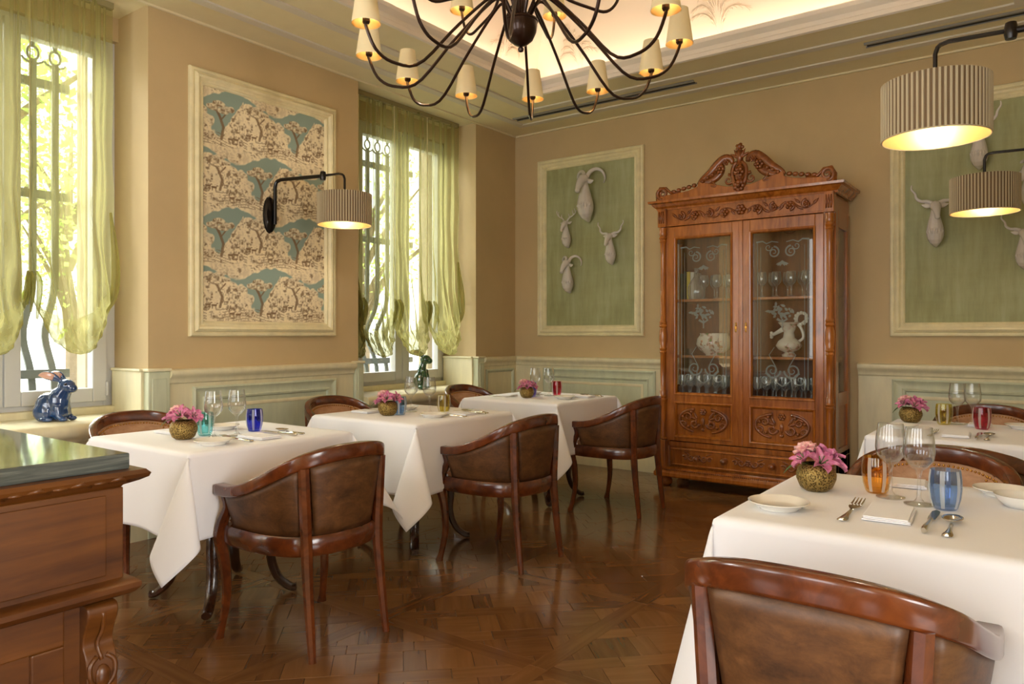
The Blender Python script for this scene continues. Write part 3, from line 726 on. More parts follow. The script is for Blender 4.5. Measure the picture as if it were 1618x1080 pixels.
# toile panel: a printed field, colours drawn procedurally on a fine grid
tl_, q = framed('tall cream-framed panel of brown and teal toile paper between the windows', lambda u, v, h: (XL + h, u, v), 2.669, 3.894, 1.267, 3.052, (XL, 3.28, 1.267))
def toile():
    nu, nv = 250, 430; U0, U1, V0, V1 = 2.77, 3.795, 1.368, 2.952
    rnd = np.random.RandomState(5)
    uu, vv = np.meshgrid(np.linspace(0, U1 - U0, nu), np.linspace(0, V1 - V0, nv))
    TW, TH = 0.62, 0.40
    def vnoise(x, y, s, seed):
        r = np.random.RandomState(seed).rand(64, 64); X = x * s; Y = y * s
        i = np.floor(X).astype(int); j = np.floor(Y).astype(int); a = X - i; b = Y - j; a = a * a * (3 - 2 * a); b = b * b * (3 - 2 * b)
        g_ = lambda p, q_: r[p % 64, q_ % 64]
        return (g_(i, j) * (1 - a) + g_(i + 1, j) * a) * (1 - b) + (g_(i, j + 1) * (1 - a) + g_(i + 1, j + 1) * a) * b
    row = np.floor(vv / TH); u_ = (uu + row * TW * 0.5) % TW; v_ = vv - row * TH
    fine = vnoise(u_, v_, 110, 1) * 0.5 + vnoise(u_, v_, 60, 2) * 0.5
    med = vnoise(u_, v_, 28, 3)
    sky = np.array(S(142, 162, 150)[:3]); cream = np.array(S(240, 226, 190)[:3]); brown = np.array(S(98, 72, 46)[:3]); mid = np.array(S(164, 128, 84)[:3])
    # ground islands: cream below a wavy skyline, blue above
    sl = 0.235 + 0.115 * np.sin(u_ / TW * 2 * PI + 0.6) + 0.04 * np.sin(u_ / TW * 4 * PI + 2.0) + 0.05 * (vnoise(u_, v_, 14, 4) - 0.5) + 0.03 * (vnoise(u_, v_, 40, 14) - 0.5)
    sk = np.clip((v_ - sl) / 0.012, 0, 1)
    top = np.clip((v_ - (0.345 + 0.045 * np.sin(u_ / TW * 2 * PI + 2.2) + 0.03 * (med - 0.5))) / 0.008, 0, 1)      # cream underside of the row above
    sk = sk * (1 - top)
    ink = np.zeros_like(uu)
    ink = np.maximum(ink, np.clip((fine - 0.44) * 3.4, 0, 1) * (1 - sk) * np.clip((med - 0.22) * 2.4, 0, 1) * 0.85)
    # hatched ground lines
    hl = (np.sin((v_ + 0.02 * np.sin(u_ * 14)) * 330) > 0.35) * (v_ < 0.09) * (vnoise(u_, v_, 16, 8) > 0.5)
    ink = np.maximum(ink, hl * 0.6)
    body = np.zeros_like(uu)
    def blob(cu, cv, ru, rv, dens, cm=0.5):
        d = ((((u_ - cu + TW / 2) % TW) - TW / 2) / ru) ** 2 + ((v_ - cv) / rv) ** 2 + (med - 0.5) * 1.1
        m = np.clip((1.05 - d) * 4, 0, 1); return m
    def stroke(pts, wd):
        m = np.zeros_like(uu)
        for (a, b), (c, d) in zip(pts[:-1], pts[1:]):
            du = ((u_ - a + TW / 2) % TW) - TW / 2; dv = v_ - b; L = (c - a) ** 2 + (d - b) ** 2
            t = np.clip((du * (c - a) + dv * (d - b)) / L, 0, 1)
            m = np.maximum(m, np.clip((wd - np.hypot(du - t * (c - a), dv - t * (d - b))) / 0.003 + 0.5, 0, 1))
        return m
    # trees: leaning trunks first, then engraved foliage clumps, dark below and pale on top
    for cu, cv, k in ((0.13, 0.10, 1.0), (0.45, 0.05, 1.15), (0.29, 0.09, 0.8)):
        tr = stroke([(cu, cv), (cu + 0.015, cv + 0.07 * k), (cu - 0.012, cv + 0.13 * k), (cu - 0.04, cv + 0.17 * k)], 0.009 * k)
        tr = np.maximum(tr, stroke([(cu - 0.005, cv + 0.11 * k), (cu + 0.04, cv + 0.16 * k)], 0.005))
        ink = np.maximum(ink, tr * (0.75 + 0.25 * fine))
    clumps = [(0.30, 0.215, 0.045, 0.045), (0.26, 0.17, 0.045, 0.04), (0.34, 0.16, 0.05, 0.042), (0.30, 0.125, 0.055, 0.035), (0.58, 0.15, 0.045, 0.04), (0.53, 0.115, 0.04, 0.03), (0.02, 0.12, 0.05, 0.04), (0.22, 0.10, 0.04, 0.03),
              (0.06, 0.295, 0.048, 0.022), (0.115, 0.31, 0.05, 0.024), (0.165, 0.29, 0.045, 0.022), (0.10, 0.272, 0.05, 0.02), (0.385, 0.255, 0.05, 0.024), (0.44, 0.285, 0.055, 0.026), (0.50, 0.265, 0.05, 0.024), (0.45, 0.24, 0.055, 0.02),
              (0.36, 0.06, 0.05, 0.028), (0.10, 0.045, 0.055, 0.026), (0.57, 0.05, 0.05, 0.026), (0.24, 0.04, 0.045, 0.022)]
    for cu, cv, ru, rv in clumps:
        m = blob(cu, cv, ru, rv, 1); g_ = (v_ - cv) / rv
        tone_ = np.clip(0.42 - 0.42 * g_ + (fine - 0.5) * 2.4, 0, 1) * 0.9
        body = np.maximum(body, m); ink = ink * (1 - m) + tone_ * m
    # grazing deer and figures: small dark silhouettes
    for cu, cv in ((0.04, 0.115), (0.085, 0.11), (0.22, 0.055), (0.27, 0.05), (0.52, 0.06), (0.56, 0.065)):
        d = stroke([(cu - 0.014, cv), (cu + 0.014, cv)], 0.007)
        for p in (((cu - 0.013, cv), (cu - 0.014, cv - 0.022)), ((cu + 0.012, cv), (cu + 0.013, cv - 0.022)), ((cu + 0.014, cv), (cu + 0.022, cv + 0.014)), ((cu + 0.022, cv + 0.014), (cu + 0.03, cv + 0.012))):
            d = np.maximum(d, stroke(p, 0.0032))
        ink = np.maximum(ink, d * 0.95)
    isl = 1 - sk * (1 - body * 0.85)
    shade_ = np.clip((vnoise(u_, v_, 12, 21) - 0.42) * 2.2, 0, 1) * isl * np.clip((fine - 0.25) * 2.2, 0.15, 1)
    ink = np.maximum(ink, shade_ * 0.42)
    c = sky[None, None] * (1 - isl[..., None]) + cream[None, None] * isl[..., None]
    tone = np.clip(ink, 0, 1)[..., None]
    c = c * (1 - tone) + (brown * 0.7 + mid * 0.3)[None, None] * tone
    b = MB(); ys = np.linspace(U0, U1, nu); zs = np.linspace(V0, V1, nv)
    b.v = [q(ys[i], zs[j], 0.004) for j in range(nv) for i in range(nu)]
    b.f = [(j * nu + i, j * nu + i + 1, (j + 1) * nu + i + 1, (j + 1) * nu + i) for j in range(nv - 1) for i in range(nu - 1)]
    t = NT('toile_print').set(0.8)
    at = t.n('ShaderNodeAttribute'); at.attribute_name = 'print'; t.base(at.outputs['Color'])
    o = obj('printed_field', b, t.m, tl_, smooth=0, fix=False)
    ca = o.data.color_attributes.new('print', 'FLOAT_COLOR', 'POINT')
    ca.data.foreach_set('color', np.concatenate([c, np.ones(c.shape[:2] + (1,))], 2).reshape(-1).astype(np.float32))
toile()
def green_panel(lab, u0, u1):
    t, q2 = framed(lab, lambda u, v, h: (u, YB - h, v), u0, u1, 1.265, 3.053, ((u0 + u1) / 2, YB, 1.265))
    b = MB(); v = [q2(u0 + 0.1, 1.365, 0.006), q2(u1 - 0.1, 1.365, 0.006), q2(u1 - 0.1, 2.953, 0.006), q2(u0 + 0.1, 2.953, 0.006)]
    v += [(p[0], 0.0, p[2]) for p in v]; b.add(v, CUB); obj('painted_field', b, m_green, t, smooth=0)
green_panel('cream-framed green painted panel with white animal heads left of the cabinet', -4.322, -3.122)
green_panel('cream-framed green painted panel with white animal heads right of the cabinet', -1.046, 0.20)

# ================================================================== animal heads and rabbits
def blob_obj(name, mb, mat, parent, vox=0.006, smooth=3):
    o = obj(name, mb, mat, parent, smooth=180)
    r = o.modifiers.new('remesh', 'REMESH'); r.mode = 'VOXEL'; r.voxel_size = vox; r.use_smooth_shade = True
    s = o.modifiers.new('smooth', 'SMOOTH'); s.iterations = smooth; s.factor = 0.5
    return o
def head(kind, x, z, sc_, turn, lab):
    """white ceramic trophy head; local -y points into the room, z = 0 at the root of the neck's middle"""
    t = thing('trophy_head', lab, 'animal head', (x, YB - 0.008, z), 0, 'white ceramic animal heads'); k = sc_
    b = MB(); R = Matrix.Rotation(turn, 3, 'Z')
    V = lambda x_, y_, z_: tuple(R @ Vector((x_ * k, -(y_ - 0.08) * k, z_ * k)) + Vector((0, -0.15 * k, 0)))
    V0 = lambda x_, y_, z_: (x_ * k, -y_ * k, z_ * k)
    neck = [V0(0, 0.04, -0.32), V0(0, 0.115, -0.23), V0(0, 0.135, -0.12), V(0, 0.075, 0.0), V(0, 0.085, 0.10), V(0, 0.10, 0.17)]
    nr = [0.02, 0.092, 0.11, 0.086, 0.062, 0.052]
    b.tube(cr(neck, 14), [q[0] * k for q in cr([(r,) for r in nr], 14)], 14, up=(1, 0, 0))
    for j in range(7):                                   # locks of hair down the neck
        a = -0.078 + 0.026 * j
        b.tube([V0(a * 0.8, 0.172 - 8 * a * a, 0.02), V0(a * 1.2, 0.256 - 12 * a * a, -0.13), V0(a * 0.6, 0.165 - 6 * a * a, -0.29)], [0.010 * k, 0.016 * k, 0.008 * k], 5)
    hd = [V(0, 0.06, 0.20), V(0, 0.105, 0.215), V(0, 0.165, 0.175), V(0, 0.215, 0.105), V(0, 0.235, 0.055)]
    b.tube(cr(hd, 12), [q[0] * k for q in cr([(0.045,), (0.072,), (0.057,), (0.040,), (0.031,)], 12)], 12, up=(1, 0, 0))
    b.ball(V(0, 0.235, 0.052), 0.036 * k)
    for s in (-1, 1):
        b.ball(V(s * 0.048, 0.145, 0.20), 0.018 * k, 8, 5)
        ear = [V(s * 0.05, 0.075, 0.225), V(s * 0.10, 0.07, 0.225), V(s * 0.165, 0.07, 0.245)] if kind != 'ram' else [V(s * 0.05, 0.075, 0.20), V(s * 0.095, 0.085, 0.175), V(s * 0.145, 0.085, 0.185)]
        b.tube(cr(ear, 7), [r * k for r in (0.016, 0.028, 0.034, 0.034, 0.028, 0.018, 0.006)], 8, flat=0.55, up=(0, 0, 1))
        if kind == 'ram':
            arc = [V(s * (0.125 + 0.092 * math.cos(a)), 0.075 - 0.012 * i, 0.255 + 0.092 * math.sin(a)) for i, a in enumerate([PI + 0.25 - 0.30 * i for i in range(16)])]
            b.tube(arc, [(0.034 - 0.0016 * i) * k for i in range(16)], 9)
        elif kind == 'deer':
            p = cr([V(s * 0.035, 0.085, 0.26), V(s * 0.09, 0.08, 0.33), V(s * 0.17, 0.07, 0.37), V(s * 0.24, 0.06, 0.42), V(s * 0.28, 0.06, 0.49)], 14)
            b.tube(p, [(0.022 - 0.0010 * i) * k for i in range(14)], 7)
            for i, dz in ((4, 0.09), (8, 0.11), (11, 0.09)):
                c = Vector(p[i]); b.tube([c, c + Vector((0, -0.03 * k, dz * 0.5 * k)), c + Vector((s * -0.01 * k, -0.03 * k, dz * k))], [0.014 * k, 0.012 * k, 0.007 * k], 6)
        else:                                             # antelope with long wavy horns
            p = cr([V(s * 0.035, 0.085, 0.255), V(s * 0.10, 0.075, 0.285), V(s * 0.17, 0.07, 0.29), V(s * 0.225, 0.065, 0.335), V(s * 0.24, 0.06, 0.40), V(s * 0.285, 0.06, 0.46), V(s * 0.28, 0.06, 0.52)], 20)
            b.tube(p, [(0.030 - 0.0011 * i) * k for i in range(20)], 8)
    blob_obj('sculpture', b, m_plaster, t, 0.0055 * k, 1)
    return t
head('ram', -3.70, 2.62, 0.74, -0.12, 'large white ceramic ram head with curled horns, topmost on left green panel')
head('deer', -3.945, 2.285, 0.44, -0.1, 'small white ceramic deer head below the large ram head')
head('spiral', -3.445, 2.105, 0.49, -0.05, 'white ceramic antelope head with wavy horns beside the small deer head')
head('ram', -3.92, 1.865, 0.54, -0.15, 'small white ceramic ram head, lowest on left green panel')
head('spiral', -0.735, 2.105, 0.54, 0.3, 'white ceramic antelope head, leftmost on right green panel')
head('spiral', -0.462, 2.635, 0.52, -0.5, 'white ceramic head partly behind the nearer wall lamp shade')
head('ram', -0.165, 2.32, 0.5, -0.5, 'white ceramic ram head at the right edge beside the farther lamp shade')
head('spiral', -0.20, 1.885, 0.45, 0.2, 'white ceramic antelope head below the farther lamp shade at right edge')

m_blueglaze = plain('blue_glaze', S(34, 66, 112), 0.08, spec=0.6, coat=1.0, var=0.45, vscale=9)
m_greenglaze = plain('green_glaze', S(36, 74, 42), 0.1, spec=0.6, coat=1.0, var=0.4, vscale=9)
m_pinkglaze = plain('pink_glaze', S(214, 168, 150), 0.15, coat=1.0)
def rabbit(loc, rz, s, mat, lab, sit):
    """glazed rabbit facing local +x"""
    t = thing('rabbit_figurine', lab, 'figurine', loc, rz, 'glazed rabbit figurines'); b = MB(); P = lambda *q: tuple(c * s for c in q)
    if not sit:
        b.ball(P(-0.06, 0, 0.125), P(0.125, 0.105, 0.13), 16, 10); b.ball(P(0.03, 0, 0.165), P(0.092, 0.09, 0.135), 16, 10)
        b.ball(P(0.045, 0, 0.07), P(0.075, 0.085, 0.075), 12, 8)
        b.tube([P(0.04, 0, 0.2), P(0.075, 0, 0.26), P(0.10, 0, 0.29)], [0.08 * s, 0.068 * s, 0.06 * s], 12)
        hx, hz = 0.105, 0.31
        for sg in (-1, 1):
            b.ball(P(-0.075, sg * 0.075, 0.08), P(0.085, 0.045, 0.085), 12, 8)
            b.tube([P(0.06, sg * 0.055, 0.13), P(0.075, sg * 0.06, 0.05), P(0.11, sg * 0.06, 0.02)], [0.036 * s, 0.03 * s, 0.026 * s], 10)
            b.ball(P(0.115, sg * 0.06, 0.02), P(0.045, 0.03, 0.022), 10, 6); b.ball(P(-0.02, sg * 0.1, 0.02), P(0.07, 0.028, 0.022), 10, 6)
    else:
        b.ball(P(-0.03, 0, 0.12), P(0.09, 0.08, 0.12), 16, 10); b.ball(P(0.0, 0, 0.23), P(0.065, 0.062, 0.12), 16, 10)
        b.tube([P(0.0, 0, 0.26), P(0.02, 0, 0.34), P(0.03, 0, 0.38)], [0.055 * s, 0.045 * s, 0.045 * s], 12); hx, hz = 0.05, 0.40
        for sg in (-1, 1):
            b.tube([P(0.04, sg * 0.045, 0.26), P(0.07, sg * 0.04, 0.15), P(0.07, sg * 0.04, 0.02)], [0.03 * s, 0.024 * s, 0.022 * s], 10)
            b.ball(P(0.03, sg * 0.075, 0.03), P(0.07, 0.03, 0.03), 10, 6)
    b.ball(P(hx, 0, hz), P(0.076, 0.064, 0.064), 14, 9); b.ball(P(hx + 0.055, 0, hz - 0.02), P(0.045, 0.042, 0.04), 10, 7)
    ears = []
    for sg in (-1, 1):
        e = cr([P(hx - 0.03, sg * 0.03, hz + 0.045), P(hx - 0.10, sg * 0.05, hz + 0.085), P(hx - 0.17, sg * 0.06, hz + 0.10), P(hx - 0.215, sg * 0.062, hz + 0.095)], 9)
        rr = [0.016, 0.026, 0.036, 0.041, 0.041, 0.037, 0.03, 0.02, 0.008]
        b.tube(e, [q * s for q in rr], 10, flat=0.38, up=(0, sg * 1.0, 0.35) if False else (0.3, 0, 1)); ears.append((sg, e, rr))
    blob_obj('body', b, mat, t, 0.006 * s, 3)
    for sg, e, rr in ears:
        i_ = MB(); i_.tube([(p[0], p[1] - 0.010 * s, p[2] + 0.001) for p in e[2:]], [q * s * 0.78 for q in rr[2:]], 10, flat=0.3, up=(0.3, 0, 1)); obj('inner_ear', i_, m_pinkglaze, t, smooth=180)
        obj('eye', MB().ball(P(hx + 0.03, sg * 0.052, hz + 0.018), 0.012 * s, 8, 6), m_black, t, smooth=180)
rabbit((-4.77, 1.93, 0.771), math.radians(30), 0.66, m_blueglaze, 'dark blue glazed rabbit crouching on the near window sill', False)
rabbit((-4.77, 5.06, 0.771), math.radians(25), 0.69, m_greenglaze, 'dark green glazed rabbit sitting up on the far window sill', True)
# ================================================================== wall lamps
m_stripe_a = plain('shade_pleat_light', S(186, 172, 142), 0.8)
m_stripe_b = plain('shade_pleat_brown', S(112, 90, 62), 0.8)
def sconce(wall, sx, sy, zb, lab, R=0.185, h=0.215, sgn=1, az=0.0):
    """wall = x of the wall face; shade centre at (sx, sy); sgn = +1 when the arm points to +x"""
    t = thing('wall_lamp', lab, 'wall lamp', (wall, sy, zb), 0, 'swing arm wall lamps with striped drum shades')
    L = abs(sx - wall) * sgn / math.cos(az)
    bp = MB().lathe([(0.0, 0.028), (0.045, 0.026), (0.062, 0.014), (0.066, 0.0), (0.0, 0.0)], 16); bp.xf(Matrix.Rotation(PI / 2 * sgn, 4, 'Y') @ Matrix.Diagonal((2.05, 0.85, 1, 1)))
    bp.xf(Matrix.Translation((0.002 * sgn, 0, 0.10)))
    obj('back_plate', bp, m_black, t)
    ar = cr([(0.05 * sgn, 0, 0.03), (0.05 * sgn, 0, 0.26)], 4) + cr([(0.05 * sgn, 0, 0.30), (0.062 * sgn, 0, 0.335), (0.10 * sgn, 0, 0.350)], 6) + [(L * 0.72, 0, 0.355)]
    obj('arm', MB().tube(ar, 0.013, 10), m_black, t)
    jt = MB().lathe([(0.0, -0.032), (0.018, -0.03), (0.022, -0.012), (0.022, 0.012), (0.018, 0.03), (0.0, 0.036)], 12, (L * 0.72, 0, 0.355)); obj('joint', jt, m_black, t)
    a2 = [(L * 0.72, 0, 0.357), (L - 0.045 * sgn, 0, 0.362)] + cr([(L - 0.045 * sgn, 0, 0.362), (L - 0.012 * sgn, 0, 0.352), (L, 0, 0.322)], 6)[1:] + [(L, 0, 0.12)]
    obj('swing_arm', MB().tube(a2, 0.0085, 8), m_black, t)
    # drum shade: pleated card, brown with raised pale ribs, gold lined
    n = 64; sh = MB()
    body = obj('shade', MB().lathe([(R, 0.0), (R, h)], 128, (L, 0, 0)) if False else _open(R, h, L), m_stripe_b, t, smooth=60)
    for k in range(n):
        a0 = 2 * PI * k / n; b = MB(); da = 2 * PI / n * 0.27; v = []
        for zz in (0.0, h):
            for aa, rr in ((a0 - da, R + 0.0005), (a0 - da * 0.6, R + 0.004), (a0 + da * 0.6, R + 0.004), (a0 + da, R + 0.0005)):
                v.append((L + rr * math.cos(aa), rr * math.sin(aa), zz))
        b.add(v, [(0, 1, 5, 4), (1, 2, 6, 5), (2, 3, 7, 6), (3, 0, 4, 7), (0, 1, 2, 3), (4, 5, 6, 7)]); sh.add(b.v, b.f)
    stuff(obj('pleat_rib', sh, m_stripe_a, body, smooth=0))
    obj('shade_lining', _open(R - 0.003, h, L), m_copper, body, smooth=60)
    obj('rim_cord', MB().tube([(L + (R + 0.001) * math.cos(a), (R + 0.001) * math.sin(a), 0.0) for a in [2 * PI * i / 60 for i in range(61)]], 0.003, 6, caps=False), m_stripe_a, body)
    sp = MB()
    for k in range(3):
        a = 2 * PI * k / 3; sp.tube([(L, 0, h - 0.03), (L + R * math.cos(a), R * math.sin(a), h - 0.01)], 0.003, 6)
    obj('spider', sp, m_brass, t)
    obj('bulb', MB().ball((L, 0, 0.10), (0.03, 0.03, 0.04), 10, 6), m_bulb_big, t, smooth=180)
    for o in t.children:
        if not o.name.startswith('back_plate'): o.rotation_euler = (0, 0, az)
    return t
def _open(R, h, L, R2=None, seg=96):
    R2 = R if R2 is None else R2; v = []; f = []
    for zz, r in ((0.0, R), (h, R2)):
        for i in range(seg): a = 2 * PI * i / seg; v.append((L + r * math.cos(a), r * math.sin(a), zz))
    f = [(i, (i + 1) % seg, seg + (i + 1) % seg, seg + i) for i in range(seg)]
    return MB().add(v, f)
sconce(XL + 0.006, -4.03, 3.29, 2.045, 'black swing-arm wall lamp with striped drum shade mounted on the toile panel', az=0.33)
sconce(XR, -0.385, 3.27, 2.035, 'striped drum shade wall lamp above the nearest table at right', sgn=-1)
sconce(XR, -0.372, 5.42, 2.033, 'striped drum shade wall lamp above the farther right-hand table', sgn=-1)

# ================================================================== chandelier
def chandelier(cx, cy, zb):
    t = thing('chandelier', 'large bronze chandelier with curved arms and cream candle shades', 'chandelier', (cx, cy, zb))
    # zb = height of the lower shades' rims; local z relative to it
    bz = 0.105
    obj('ball', MB().lathe([(0.0, bz - 0.115), (0.012, bz - 0.11), (0.015, bz - 0.098), (0.006, bz - 0.086), (0.03, bz - 0.078), (0.058, bz - 0.055), (0.074, bz - 0.02), (0.079, bz + 0.012), (0.079, bz + 0.028), (0.083, bz + 0.03), (0.083, bz + 0.038), (0.05, bz + 0.05), (0.03, bz + 0.06), (0.026, bz + 0.30), (0.05, bz + 0.32), (0.05, bz + 0.36), (0.02, bz + 0.40), (0.012, bz + 0.43), (0.012, bz + 0.8)], 28), m_bronze, t)
    obj('stem', MB().tube([(0, 0, 0.88), (0, 0, 1.20)], 0.012, 8), m_bronze, t)
    obj('ceiling_rose', MB().lathe([(0.0, 1.355), (0.09, 1.355), (0.085, 1.33), (0.03, 1.30), (0.014, 1.19), (0.0, 1.19)], 20), m_bronze, t)
    def arm(a, R, z, z0):
        ca, sa = math.cos(a), math.sin(a)
        pr = cr([(0.045, z0 + 0.0), (0.10, z0 + 0.085), (0.17, z0 + 0.05), (0.33 * R / 0.745, (z0 + z) * 0.45 - 0.02), (0.50 * R / 0.745, z - 0.135), (0.62 * R / 0.745, z - 0.150), (0.70 * R / 0.745, z - 0.105), (R, z - 0.01), (R, z + 0.02)], 34)
        o = obj('arm', MB().tube([(r * ca, r * sa, zz) for r, zz in pr], 0.0075, 8), m_bronze, t)
        c = (R * ca, R * sa, z)
        obj('candle_cup', MB().lathe([(0.0, -0.002), (0.012, 0.0), (0.017, 0.008), (0.017, 0.03), (0.012, 0.034), (0.011, 0.07), (0.0, 0.07)], 10, c), m_bronze, o)
        s_ = obj('shade', _open(0.064, 0.165, 0, 0.040, 32).xf(Matrix.Translation(c)), m_shade, t, smooth=60)
        obj('shade_lining', _open(0.0625, 0.163, 0, 0.0385, 32).xf(Matrix.Translation((c[0], c[1], c[2] + 0.001))), m_copper, s_, smooth=60)
        obj('bulb', MB().ball((c[0], c[1], c[2] + 0.09), (0.012, 0.012, 0.02), 8, 5), m_bulb, o, smooth=180)
    th0 = PI / 2 + math.radians(36.4)          # direction away from the viewer
    for k in range(12): arm(th0 - math.radians(6 + 30 * k), 0.745, 0.0, bz + 0.06)
    for k in range(6): arm(th0 - math.radians(22 + 60 * k), 0.50, 0.36, bz + 0.16)
    return t
chandelier(-2.073, 2.883, 2.637)
# ================================================================== glazed cabinet
CX, CY, HW = -2.03, 5.82, 0.70            # centre, front plane, half width
cab = thing('display_cabinet', 'tall carved walnut display cabinet with two glazed doors and crested cornice', 'cabinet', (CX, CY, 0))
DEP = 0.47
def cbx(b, x0, x1, y0, y1, z0, z1): return b.bx(x0, x1, y0, y1, z0, z1)
# carcass: sides (panel + rails), back, floor, top
obj('back_board', MB().bx(-HW + 0.02, HW - 0.02, DEP - 0.02, DEP, 0.36, 2.2), m_inwood, cab, smooth=0)
for s in (-1, 1):
    xo, xi = s * HW, s * (HW - 0.03)
    b = MB()
    for y0, y1 in ((0.02, 0.10), (DEP - 0.08, DEP)): b.bx(xo, xi, y0, y1, 0.17, 2.21)
    for z0, z1 in ((0.17, 0.42), (0.74, 0.84), (2.08, 2.21)): b.bx(xo, xi, 0.10, DEP - 0.08, z0, z1)
    sd = obj('side', b, m_walnut, cab, smooth=0, bevel=0.004)
    obj('side_panel', MB().bx(s * (HW - 0.012), s * (HW - 0.022), 0.09, DEP - 0.07, 0.41, 0.75), m_walnut, sd, smooth=0)
    obj('side_pane', MB().bx(s * (HW - 0.012), s * (HW - 0.017), 0.09, DEP - 0.07, 0.83, 2.09), m_cabpane, sd, smooth=0)
obj('floor_board', MB().bx(-HW + 0.03, HW - 0.03, 0.03, DEP - 0.02, 0.735, 0.765), m_inwood, cab, smooth=0)
obj('deck', MB().bx(-HW + 0.03, HW - 0.03, 0.03, DEP - 0.02, 0.34, 0.37), m_inwood, cab, smooth=0)
for z in (1.105, 1.575):
    obj('shelf', MB().bx(-HW + 0.035, HW - 0.035, 0.07, DEP - 0.02, z - 0.022, z), m_walnut, cab, smooth=0, bevel=0.003)
# front corner stiles behind the columns, frieze, apron
for s in (-1, 1):
    b = MB().bx(s * (HW - 0.02), s * (HW - 0.085), 0.0, 0.03, 0.17, 2.21); obj('stile', b, m_walnut, cab, smooth=0, bevel=0.003)
fz = obj('frieze', MB().bx(-HW + 0.01, HW - 0.01, -0.005, DEP, 2.185, 2.335).bx(-HW + 0.05, HW - 0.05, -0.018, 0.0, 2.185, 2.2), m_walnut, cab, smooth=0, bevel=0.003)
CP = [(0.0, 2.325), (0.018, 2.325), (0.022, 2.34), (0.03, 2.345), (0.045, 2.36), (0.055, 2.375), (0.075, 2.382), (0.078, 2.40), (0.0, 2.402)]
cn = MB(); v = []
for o, z in CP: v += [(-HW - o, DEP, z), (-HW - o, -o, z), (HW + o, -o, z), (HW + o, DEP, z)]
n = len(CP); cn.add(v, [(4 * i + k, 4 * i + k + 1, 4 * i + k + 5, 4 * i + k + 4) for i in range(n - 1) for k in range(3)] + [(4 * (n - 1), 4 * (n - 1) + 1, 4 * (n - 1) + 2, 4 * (n - 1) + 3)])
obj('cornice', cn, m_walnut, cab, smooth=30)
obj('top_board', MB().bx(-HW - 0.07, HW + 0.07, -0.07, DEP, 2.385, 2.402), m_walnut, cab, smooth=0)
# drawer section and plinth
obj('drawer_case', MB().bx(-HW, HW, 0.0, DEP, 0.345, 0.385).bx(-HW, HW, 0.012, DEP, 0.165, 0.345), m_walnut, cab, smooth=0, bevel=0.003)
dr = obj('drawer', MB().bx(-0.60, 0.60, -0.008, 0.03, 0.185, 0.335), m_walnut, cab, smooth=0, bevel=0.003)
c3 = lambda u, v, h: (u, -0.008 - h, v)
mould(dr, c3, -0.595, 0.595, 0.188, 0.332, [(0, 0), (0, 0.008), (0.008, 0.012), (0.016, 0.004), (0.016, 0)], m_walnut, 'drawer_bead')
PB = [(0.0, 0.085), (0.03, 0.085), (0.04, 0.095), (0.04, 0.12), (0.03, 0.135), (0.028, 0.15), (0.015, 0.16), (0.012, 0.172), (0.0, 0.172)]
pl = MB(); v = []
for o, z in PB: v += [(-HW - o, DEP, z), (-HW - o, -o, z), (HW + o, -o, z), (HW + o, DEP, z)]
n = len(PB); pl.add(v, [(4 * i + k, 4 * i + k + 1, 4 * i + k + 5, 4 * i + k + 4) for i in range(n - 1) for k in range(3)] + [(3, 2, 1, 0)])
plo = obj('plinth', pl, m_walnut, cab, smooth=30)
bd = MB()
for k in range(88): bd.ball((-HW + 0.008 + k * 0.0158, -0.028, 0.148), (0.0062, 0.006, 0.007), 6, 4)
stuff(obj('beading', bd, m_walnut_d, plo, smooth=180))
for s in (-1, 1):
    for y in (0.04, DEP - 0.06):
        obj('bun_foot', MB().lathe([(0.0, 0.0), (0.04, 0.002), (0.058, 0.02), (0.062, 0.045), (0.05, 0.07), (0.035, 0.09), (0.0, 0.09)], 16, (s * (HW - 0.03), y, 0)), m_walnut_d, cab)
# turned columns
for s in (-1, 1):
    xc, yc = s * (HW - 0.035), -0.012
    pr = [(0.034, 0.40), (0.034, 0.415), (0.026, 0.42), (0.03, 0.70), (0.034, 0.72), (0.038, 0.735), (0.030, 0.745), (0.038, 0.76), (0.030, 0.775), (0.034, 0.80), (0.026, 0.815), (0.026, 1.12), (0.034, 1.13), (0.028, 1.145), (0.036, 1.16), (0.028, 1.175), (0.038, 1.23), (0.036, 1.30), (0.028, 1.335), (0.038, 1.35), (0.03, 1.365), (0.036, 1.38), (0.026, 1.40), (0.025, 1.9), (0.027, 2.05), (0.034, 2.06), (0.028, 2.075), (0.038, 2.09), (0.03, 2.105), (0.038, 2.12), (0.034, 2.14), (0.036, 2.175), (0.0, 2.175)]
    obj('column', MB().lathe([(0.0, 0.40)] + [(r * 0.92, z) for r, z in pr], 18, (xc, yc, 0)), m_walnut, cab, smooth=40)
    obj('column_base', MB().bx(xc - 0.036, xc + 0.036, -0.05, 0.03, 0.172, 0.395), m_walnut, cab, smooth=0, bevel=0.005)
    cpb = obj('capital_block', MB().bx(xc - 0.036, xc + 0.036, -0.045, 0.03, 2.18, 2.335), m_walnut, cab, smooth=0, bevel=0.004)
    cv_ = MB()
    for dx in (-0.018, 0.0, 0.018): cv_.tube([(xc + dx, -0.047, 2.21), (xc + dx, -0.05, 2.26), (xc + dx, -0.047, 2.31)], [0.006, 0.008, 0.004], 6)
    obj('carving', cv_, m_walnut_d, cpb, smooth=180)
